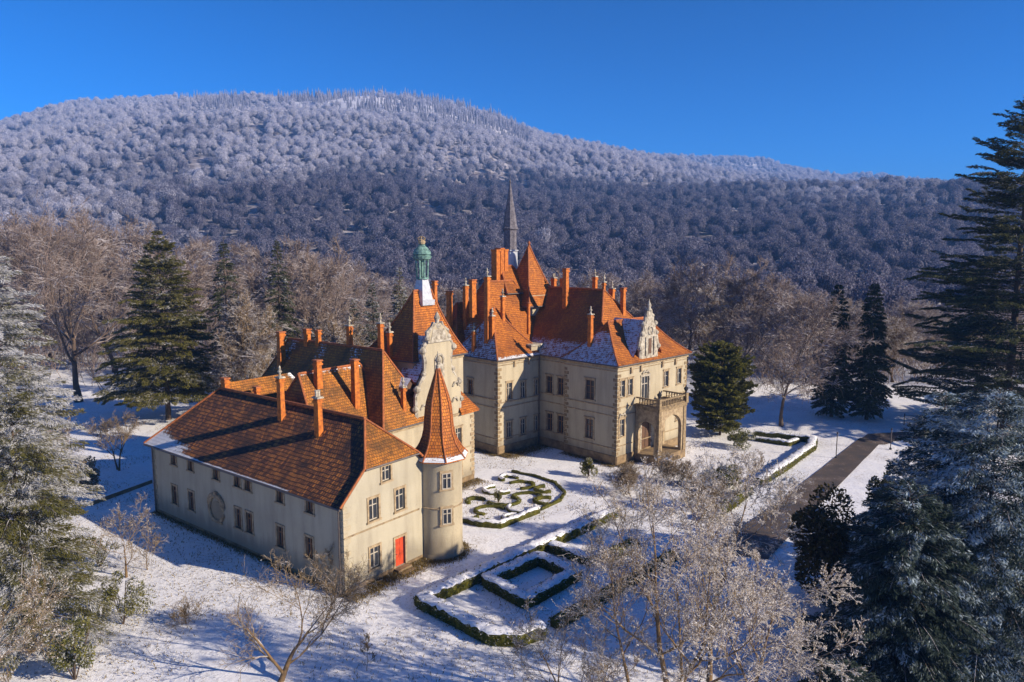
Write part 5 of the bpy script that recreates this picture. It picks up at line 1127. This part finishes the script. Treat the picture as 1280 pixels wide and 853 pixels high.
# ------------------------------------------------------------------ parterre hedges, drive, small things
def hedge(pts, w, h, label, closed=False, snow=True, seed=0, group=None, leaf=0.14, dens=330):
    """clipped box hedge along a ground line: leafy body, cap of snow"""
    rg_ = np.random.default_rng(seed); pts = [np.array(p, float) for p in pts]; cx = np.mean([p[0] for p in pts]); cy = np.mean([p[1] for p in pts])
    root = empty('hedge', (cx, cy, gz(cx, cy))); tag(root, label, 'hedge', group)
    P = pts + ([pts[0]] if closed else []); Q_ = []
    for a, b in zip(P[:-1], P[1:]):
        n = max(2, int(np.linalg.norm(b - a) / 0.28))
        for i in range(n): Q_.append(a + (b - a) * i / n)
    if not closed: Q_.append(P[-1])
    Q_ = np.array(Q_); n = len(Q_); nx = np.roll(Q_, -1, 0); pv = np.roll(Q_, 1, 0)
    if not closed: nx[-1] = Q_[-1]; pv[0] = Q_[0]
    T = norm(nx - pv); Nn = np.stack([-T[:, 1], T[:, 0]], -1)
    def ring(prof, jit, zoff=0.0):
        V = []
        for s, z in prof:
            off = s * (w / 2) * (1 + rg_.normal(size=n) * jit)
            V.append(np.column_stack([Q_[:, 0] - cx + Nn[:, 0] * off, Q_[:, 1] - cy + Nn[:, 1] * off, np.full(n, z) + rg_.normal(size=n) * jit * 0.5 * (z > 0.1) + zoff]))
        V = np.stack(V, 1); V[:, :, 2] += ((vnoise(Q_[:, 0] + 80, Q_[:, 1] + 80, 7, 3, 0.7) - 0.5) * 0.22)[:, None] * (V[:, :, 2] > 0.1); k = len(prof); m_ = n if closed else n - 1
        i, j = np.meshgrid(np.arange(m_), np.arange(k - 1), indexing='ij'); i2 = (i + 1) % n
        F = np.stack([i * k + j, i * k + j + 1, i2 * k + j + 1, i2 * k + j], -1).reshape(-1, 4)
        return V.reshape(-1, 3), F, k
    V, F, k = ring([(-1, -0.2), (-1, 0.0), (-1.03, h * 0.5), (-0.96, h * 0.93), (-0.8, h), (0.8, h), (0.96, h * 0.93), (1.03, h * 0.5), (1, 0), (1, -0.2)], 0.08)
    ends = [F] if closed else [F, np.array([list(range(0, k))[::-1], list(range((n - 1) * k, n * k))])]
    body = link('hedge_body', np_mesh('hedge_body', V, ends, False, {'snow': ('FACE', np.zeros(sum(len(e) for e in ends))), 'tone': ('FACE', rg_.uniform(0, 0.6, sum(len(e) for e in ends)))}), M['hedge'], root)
    per = n * 0.28; nl = int(per * dens * h); ii = rg_.integers(0, n, nl); sd = rg_.choice([-1.0, 1.0], nl); z = rg_.uniform(0.02, h * 0.98, nl)
    c = np.column_stack([Q_[ii, 0] - cx, Q_[ii, 1] - cy, z]); off = sd * (w / 2) * rg_.uniform(0.95, 1.22, nl); c[:, 0] += Nn[ii, 0] * off + T[ii, 0] * rg_.uniform(-0.15, 0.15, nl); c[:, 1] += Nn[ii, 1] * off + T[ii, 1] * rg_.uniform(-0.15, 0.15, nl)
    cl = vnoise(c[:, 0] * 1.5 + 60, c[:, 1] * 1.5 + c[:, 2] * 2 + 60, seed, 3)
    d = norm(np.column_stack([Nn[ii, 0] * sd, Nn[ii, 1] * sd, np.full(nl, 0.5)]) + rg_.normal(size=(nl, 3)) * 0.5)
    link('leaves', spray_mesh('leaves', rg_, c, d, rg_.uniform(0.6, 1.3, nl) * leaf, 0.6, (rg_.uniform(0, 1, nl) > 0.9) * 0.6 + (z > h * 0.85) * rg_.uniform(0, 0.7, nl), cl * 0.8 + rg_.normal(0, 0.2, nl)), M['hedge'], body)
    # leaves poking through on top
    nt_ = int(per * 26 * w); ii = rg_.integers(0, n, nt_); o_ = rg_.uniform(-1, 1, nt_) * w / 2; c = np.column_stack([Q_[ii, 0] - cx + Nn[ii, 0] * o_, Q_[ii, 1] - cy + Nn[ii, 1] * o_, h + rg_.uniform(0.0, 0.2, nt_)])
    link('leaves', spray_mesh('leaves', rg_, c, norm(rg_.normal(size=(nt_, 3)) + np.array([0, 0, 1.0])), rg_.uniform(0.6, 1.3, nt_) * leaf, 0.5, (rg_.uniform(0, 1, nt_) > 0.5) * 0.8, rg_.uniform(0, 1, nt_)), M['hedge'], body)
    if snow:
        V, F, k = ring([(-0.98, h - 0.02), (-0.93, h + 0.06), (-0.6, h + 0.12), (0, h + 0.15), (0.6, h + 0.12), (0.93, h + 0.06), (0.98, h - 0.02)], 0.10)
        link('snow_cap', np_mesh('snow_cap', V, F, True), M['snow'], root)
    return root
G2 = lambda px, py: ground_at(px, py)[:2]
# near parterre (square with cut corner), its inner square and outliers; axes follow the palace
a45 = math.radians(43); du = np.array([math.sin(a45), math.cos(a45)]); dv = np.array([-math.cos(a45), math.sin(a45)])
B0 = np.array([-6.6, 50.0])
hedge([B0 + du * 24.5, B0 + du * 12, B0, B0 - dv * 7.2, B0 - dv * 8.6 + du * 1.1, B0 - dv * 9.0 + du * 3.0], 1.05, 0.78, 'long snow-topped box hedge enclosing the near parterre', seed=1)
hedge([B0 - dv * 9.1 + du * 4.2, B0 - dv * 9.2 + du * 12, B0 - dv * 9.3 + du * 20], 0.8, 0.6, 'ragged green hedge closing the near parterre below the foreground trees', seed=2, snow=False)
hedge([np.array(p) for p in ((-1.9, 53.2), (2.2, 57.3), (5.0, 54.3), (1.0, 49.9))], 0.95, 0.8, 'square ring of snow-topped hedge inside the near parterre', closed=True, seed=3)
hedge([np.array([3.4, 59.8]), np.array([6.6, 56.9])], 0.9, 0.7, 'short straight snow-topped hedge just beyond the square ring', seed=4)
hedge([B0 + du * 15.2 - dv * 5.5, B0 + du * 19.5 - dv * 5.6], 0.9, 0.8, 'short green hedge behind the left foreground tree stem', seed=5, snow=False)
# far parterre: low clipped scrolls
hedge([G2(578, 652), G2(600, 658), G2(625, 660), G2(650, 650), G2(673, 641)], 0.55, 0.5, 'low front edging hedge of the scrolled parterre beside the turret', seed=6, leaf=0.10)
hedge([G2(676, 638), G2(700, 627), G2(706, 617), G2(694, 605), G2(668, 596), G2(640, 590)], 0.30, 0.22, 'thin curved edging at the far side of the scrolled parterre', seed=7, snow=False, leaf=0.08)
def arc(cx, cy, r, a0, a1, k=9, sq=0.8): return [np.array([cx + r * math.cos(R(a)), cy + r * sq * math.sin(R(a))]) for a in np.linspace(a0, a1, k)]
sc_lines = [arc(-2.2, 69.2, 1.5, 20, 250), arc(-0.9, 71.9, 1.7, 200, 420), arc(1.0, 69.6, 1.4, 150, 380), arc(1.6, 73.2, 1.5, -60, 170), arc(3.5, 71.9, 1.2, 60, 280), arc(-1.6, 75.2, 1.5, 100, 330), arc(0.9, 76.8, 1.5, -90, 140), arc(3.6, 75.4, 1.1, 90, 300),
            arc(-0.4, 79.2, 1.0, 0, 240), arc(-3.7, 71.8, 1.0, 30, 230), arc(-2.9, 66.9, 0.8, 120, 330), arc(0.0, 67.0, 0.9, 60, 300)]
for i, ln_ in enumerate(sc_lines):
    hedge(ln_, 0.36, 0.28, 'curled low clipped hedge of the scroll pattern beside the turret', seed=20 + i, snow=(i % 3 == 2), group='low scroll hedges of the far parterre', leaf=0.09, dens=110)
bush(623, 628, 0.5, 1.7, 'small upright clipped bush in the middle of the scrolled parterre', 'hedge', 1200, 0.12, 40, 0.05, None, 0.1, 'clipped_bush')
# right parterre beside the drive
hedge([G2(948, 607), G2(985, 583), G2(1014, 562), G2(1016, 553), G2(985, 549), G2(942, 545)], 1.0, 0.75, 'angular snow-topped hedge beside the asphalt drive', seed=8)
hedge([G2(945, 551), G2(985, 557), G2(996, 553)], 0.7, 0.55, 'inner low hedge behind the angular hedge by the drive', seed=9)
hedge([G2(884, 652), G2(915, 632), G2(935, 616)], 1.0, 0.75, 'mostly green hedge between columnar evergreen and drive', seed=10, snow=False)
# drive
def ribbon(name, left, right, z, mat, label=None, kind='structure', nseg=24):
    L = np.array(left, float); Rr = np.array(right, float)
    def interp(A, s):
        x = s * (len(A) - 1); i = min(int(x), len(A) - 2); return A[i] * (1 - (x - i)) + A[i + 1] * (x - i)
    V = []; F = []
    m_ = 10
    for i in range(nseg + 1):
        a, b = interp(L, i / nseg), interp(Rr, i / nseg)
        for j in range(m_ + 1): p_ = a * (1 - j / m_) + b * (j / m_); V.append((p_[0], p_[1], gz(p_[0], p_[1]) + z))
    for i in range(nseg):
        for j in range(m_): k = i * (m_ + 1) + j; F.append((k, k + 1, k + m_ + 2, k + m_ + 1))
    o = link(name, np_mesh(name, V, np.array(F)), mat); return tag(o, kind=kind)
def mat_road():
    m, nt, b = new_mat('asphalt_drive'); co = objco(nt); n = noise(nt, 0.35, 5, co, 0.6); n2 = noise(nt, 6, 5, co, 0.7)
    base = ramp(nt, n.outputs[0], [(0.35, (0.055, 0.05, 0.05)), (0.65, (0.12, 0.085, 0.065))])
    f = math_n(nt, 'MULTIPLY', math_n(nt, 'SUBTRACT', math_n(nt, 'ADD', math_n(nt, 'MULTIPLY', n2.outputs[0], 0.6), math_n(nt, 'MULTIPLY', n.outputs[0], 0.5)), 0.62), 9, True)
    nt.links.new(mixc(nt, f, base.outputs[0], (0.55, 0.56, 0.6)), b.inputs['Base Color']); b.inputs['Roughness'].default_value = 0.75; bump(nt, b, n2.outputs[0], 0.3, 0.03); return m
road = mat_road()
ribbon('drive', [G2(880, 690), G2(968, 632), G2(1075, 548)], [G2(960, 700), G2(1012, 645), G2(1106, 549)], 0.09, road, nseg=60)
ribbon('track', [G2(1066, 556), G2(1085, 543), G2(1130, 540), G2(1240, 545)], [G2(1108, 556), G2(1118, 552), G2(1140, 548), G2(1240, 556)], 0.07, road, nseg=30)
# thin poles by the drive, low kerb wall at the left
for px, py, h, lab in ((1045, 573, 3.1, 'left one of two thin grey poles beside the drive'), (1113, 562, 2.6, 'right one of two thin grey poles beside the drive')):
    p = ground_at(px, py); t_ = empty('thin_pole', p); tag(t_, lab, 'pole', 'thin poles beside the drive')
    mb = MB(); mb.tube([(0, 0, 0), (0, 0, h)], 0.06, 8); mb.build('shaft', M['metal'], t_); mb = MB(); mb.lathe([(0.16, -0.1), (0.16, 0.18), (0.08, 0.24)], (0, 0), 10); mb.lathe([(0.05, h), (0.10, h + 0.05), (0.10, h + 0.2), (0.03, h + 0.26)], (0, 0), 10); mb.build('base_and_cap', M['iron'], t_)
A_, B_ = ground_at(112, 632), ground_at(189, 604); t_ = empty('low_wall', (A_ + B_) / 2, math.atan2(B_[1] - A_[1], B_[0] - A_[0])); tag(t_, 'low dark garden wall capped with snow, left of the service building', 'wall')
Lw = np.linalg.norm(B_ - A_) / 2; mb = MB(); mb.box(-Lw, Lw, -0.2, 0.2, -0.3, 0.42); mb.build('wall_body', M['plinth'], t_); mb = MB(); mb.box(-Lw + 0.02, Lw - 0.02, -0.22, 0.22, 0.422, 0.53, (0.05, 0.06)); mb.build('snow_cap', M['snow'], t_)
# wire fence at the back right
fa, fb = ground_at(1130, 531), ground_at(1260, 545); t_ = empty('wire_fence', fa, math.atan2(fb[1] - fa[1], fb[0] - fa[0])); tag(t_, 'dark wire fence at the wood edge behind the end of the drive', 'fence')
Lf = np.linalg.norm(fb - fa); n_ = int(Lf / 2.6)
for i in range(n_ + 1):
    mb = MB(); mb.tube([(i * 2.6, 0, -0.3), (i * 2.6, 0, 1.7)], 0.06, 6); mb.build('post', M['iron'], t_)
mb = MB()
for z_ in (0.4, 0.9, 1.5): mb.tube([(0, 0, z_), (n_ * 2.6, 0, z_)], 0.025, 4)
mb.build('rails', M['iron'], t_)
# dry grass where the walls keep the snow away
def wall_grass():
    g = np.random.default_rng(5); C_ = []
    def strip(O, rz, a, b, w, n):
        a = np.array(a, float); b = np.array(b, float); d = (b - a) / np.linalg.norm(b - a); nn = np.array([d[1], -d[0]]); t_ = g.uniform(0, 1, n); off = np.abs(g.normal(0, w, n)) + 0.05
        p = a[None] + (b - a)[None] * t_[:, None] + nn[None] * off[:, None]; c, s = math.cos(rz), math.sin(rz)
        C_.append(np.column_stack([O[0] + p[:, 0] * c - p[:, 1] * s, O[1] + p[:, 0] * s + p[:, 1] * c]))
    strip(OS, US, (0, 28.9), (0, 0), 0.3, 3500); strip(OS, US, (-0.3, 0), (9, 0), 0.75, 9000); strip(OS, US, (13, 10.3), (27.4, 10.3), 0.8, 6000)
    strip(OM, UM, (0, 8.3), (0, 0), 0.4, 2500); strip(OM, UM, (-7.2, 13.2), (0.4, 13.2), 1.0, 9000); strip(OM, UM, (-7.1, 22), (-7.1, 13.2), 0.4, 3000); strip(OM, UM, (0, 0), (4, 0), 0.4, 2500)
    t_ = g.uniform(0, 2 * math.pi, 3500); rr = 2.0 + np.abs(g.normal(0, 0.35, 3500)); C_.append(np.column_stack([-6.22 + rr * np.cos(t_), 59.63 + rr * np.sin(t_)]))
    xx = g.uniform(-52, 34, 60000); yy = g.uniform(33, 112, 60000); kk = vnoise(xx + 200, yy + 200, 51, 4, 1 / 6.) > 0.5; xx, yy = xx[kk], yy[kk]
    q_ = np.column_stack([xx, yy]); c_, s_ = math.cos(US), math.sin(US); lx = (xx - OS[0]) * c_ + (yy - OS[1]) * s_; ly = -(xx - OS[0]) * s_ + (yy - OS[1]) * c_
    C_.append(q_[~((lx > -0.2) & (lx < 10) & (ly > 0) & (ly < 29))])
    P = np.vstack(C_); n = len(P); z = hill_height(P[:, 0], P[:, 1]); ln_ = g.uniform(0.12, 0.32, n)
    d = norm(np.column_stack([g.normal(size=n) * 0.6, g.normal(size=n) * 0.6, np.ones(n)])); c = np.column_stack([P, z]) + d * ln_[:, None] * 0.4
    o = link('dry_grass', spray_mesh('dry_grass', g, c, d, ln_, 0.22, (g.uniform(0, 1, n) > 0.9) * 0.7, g.uniform(0, 1, n), 0.1), M['grass']); tag(o, 'dry brown grass blades poking through the thin snow', 'grass', kind='stuff')
wall_grass()

# ------------------------------------------------------------------ winter haze over the valley
def build_haze():
    mb = MB(); mb.box(-4350, 4350, -4350, 4350, -12, 430)
    m = bpy.data.materials.new('haze_air'); m.use_nodes = True; nt = m.node_tree; nt.nodes.clear()
    o = nt.nodes.new('ShaderNodeOutputMaterial'); v = nt.nodes.new('ShaderNodeVolumePrincipled')
    v.inputs['Color'].default_value = (0.17, 0.42, 1.0, 1); v.inputs['Density'].default_value = 0.00026; v.inputs['Anisotropy'].default_value = 0.0
    nt.links.new(v.outputs[0], o.inputs['Volume'])
    hz = mb.build('haze', m); tag(hz, 'thin blue winter haze filling the valley', 'haze', kind='stuff')
build_haze()
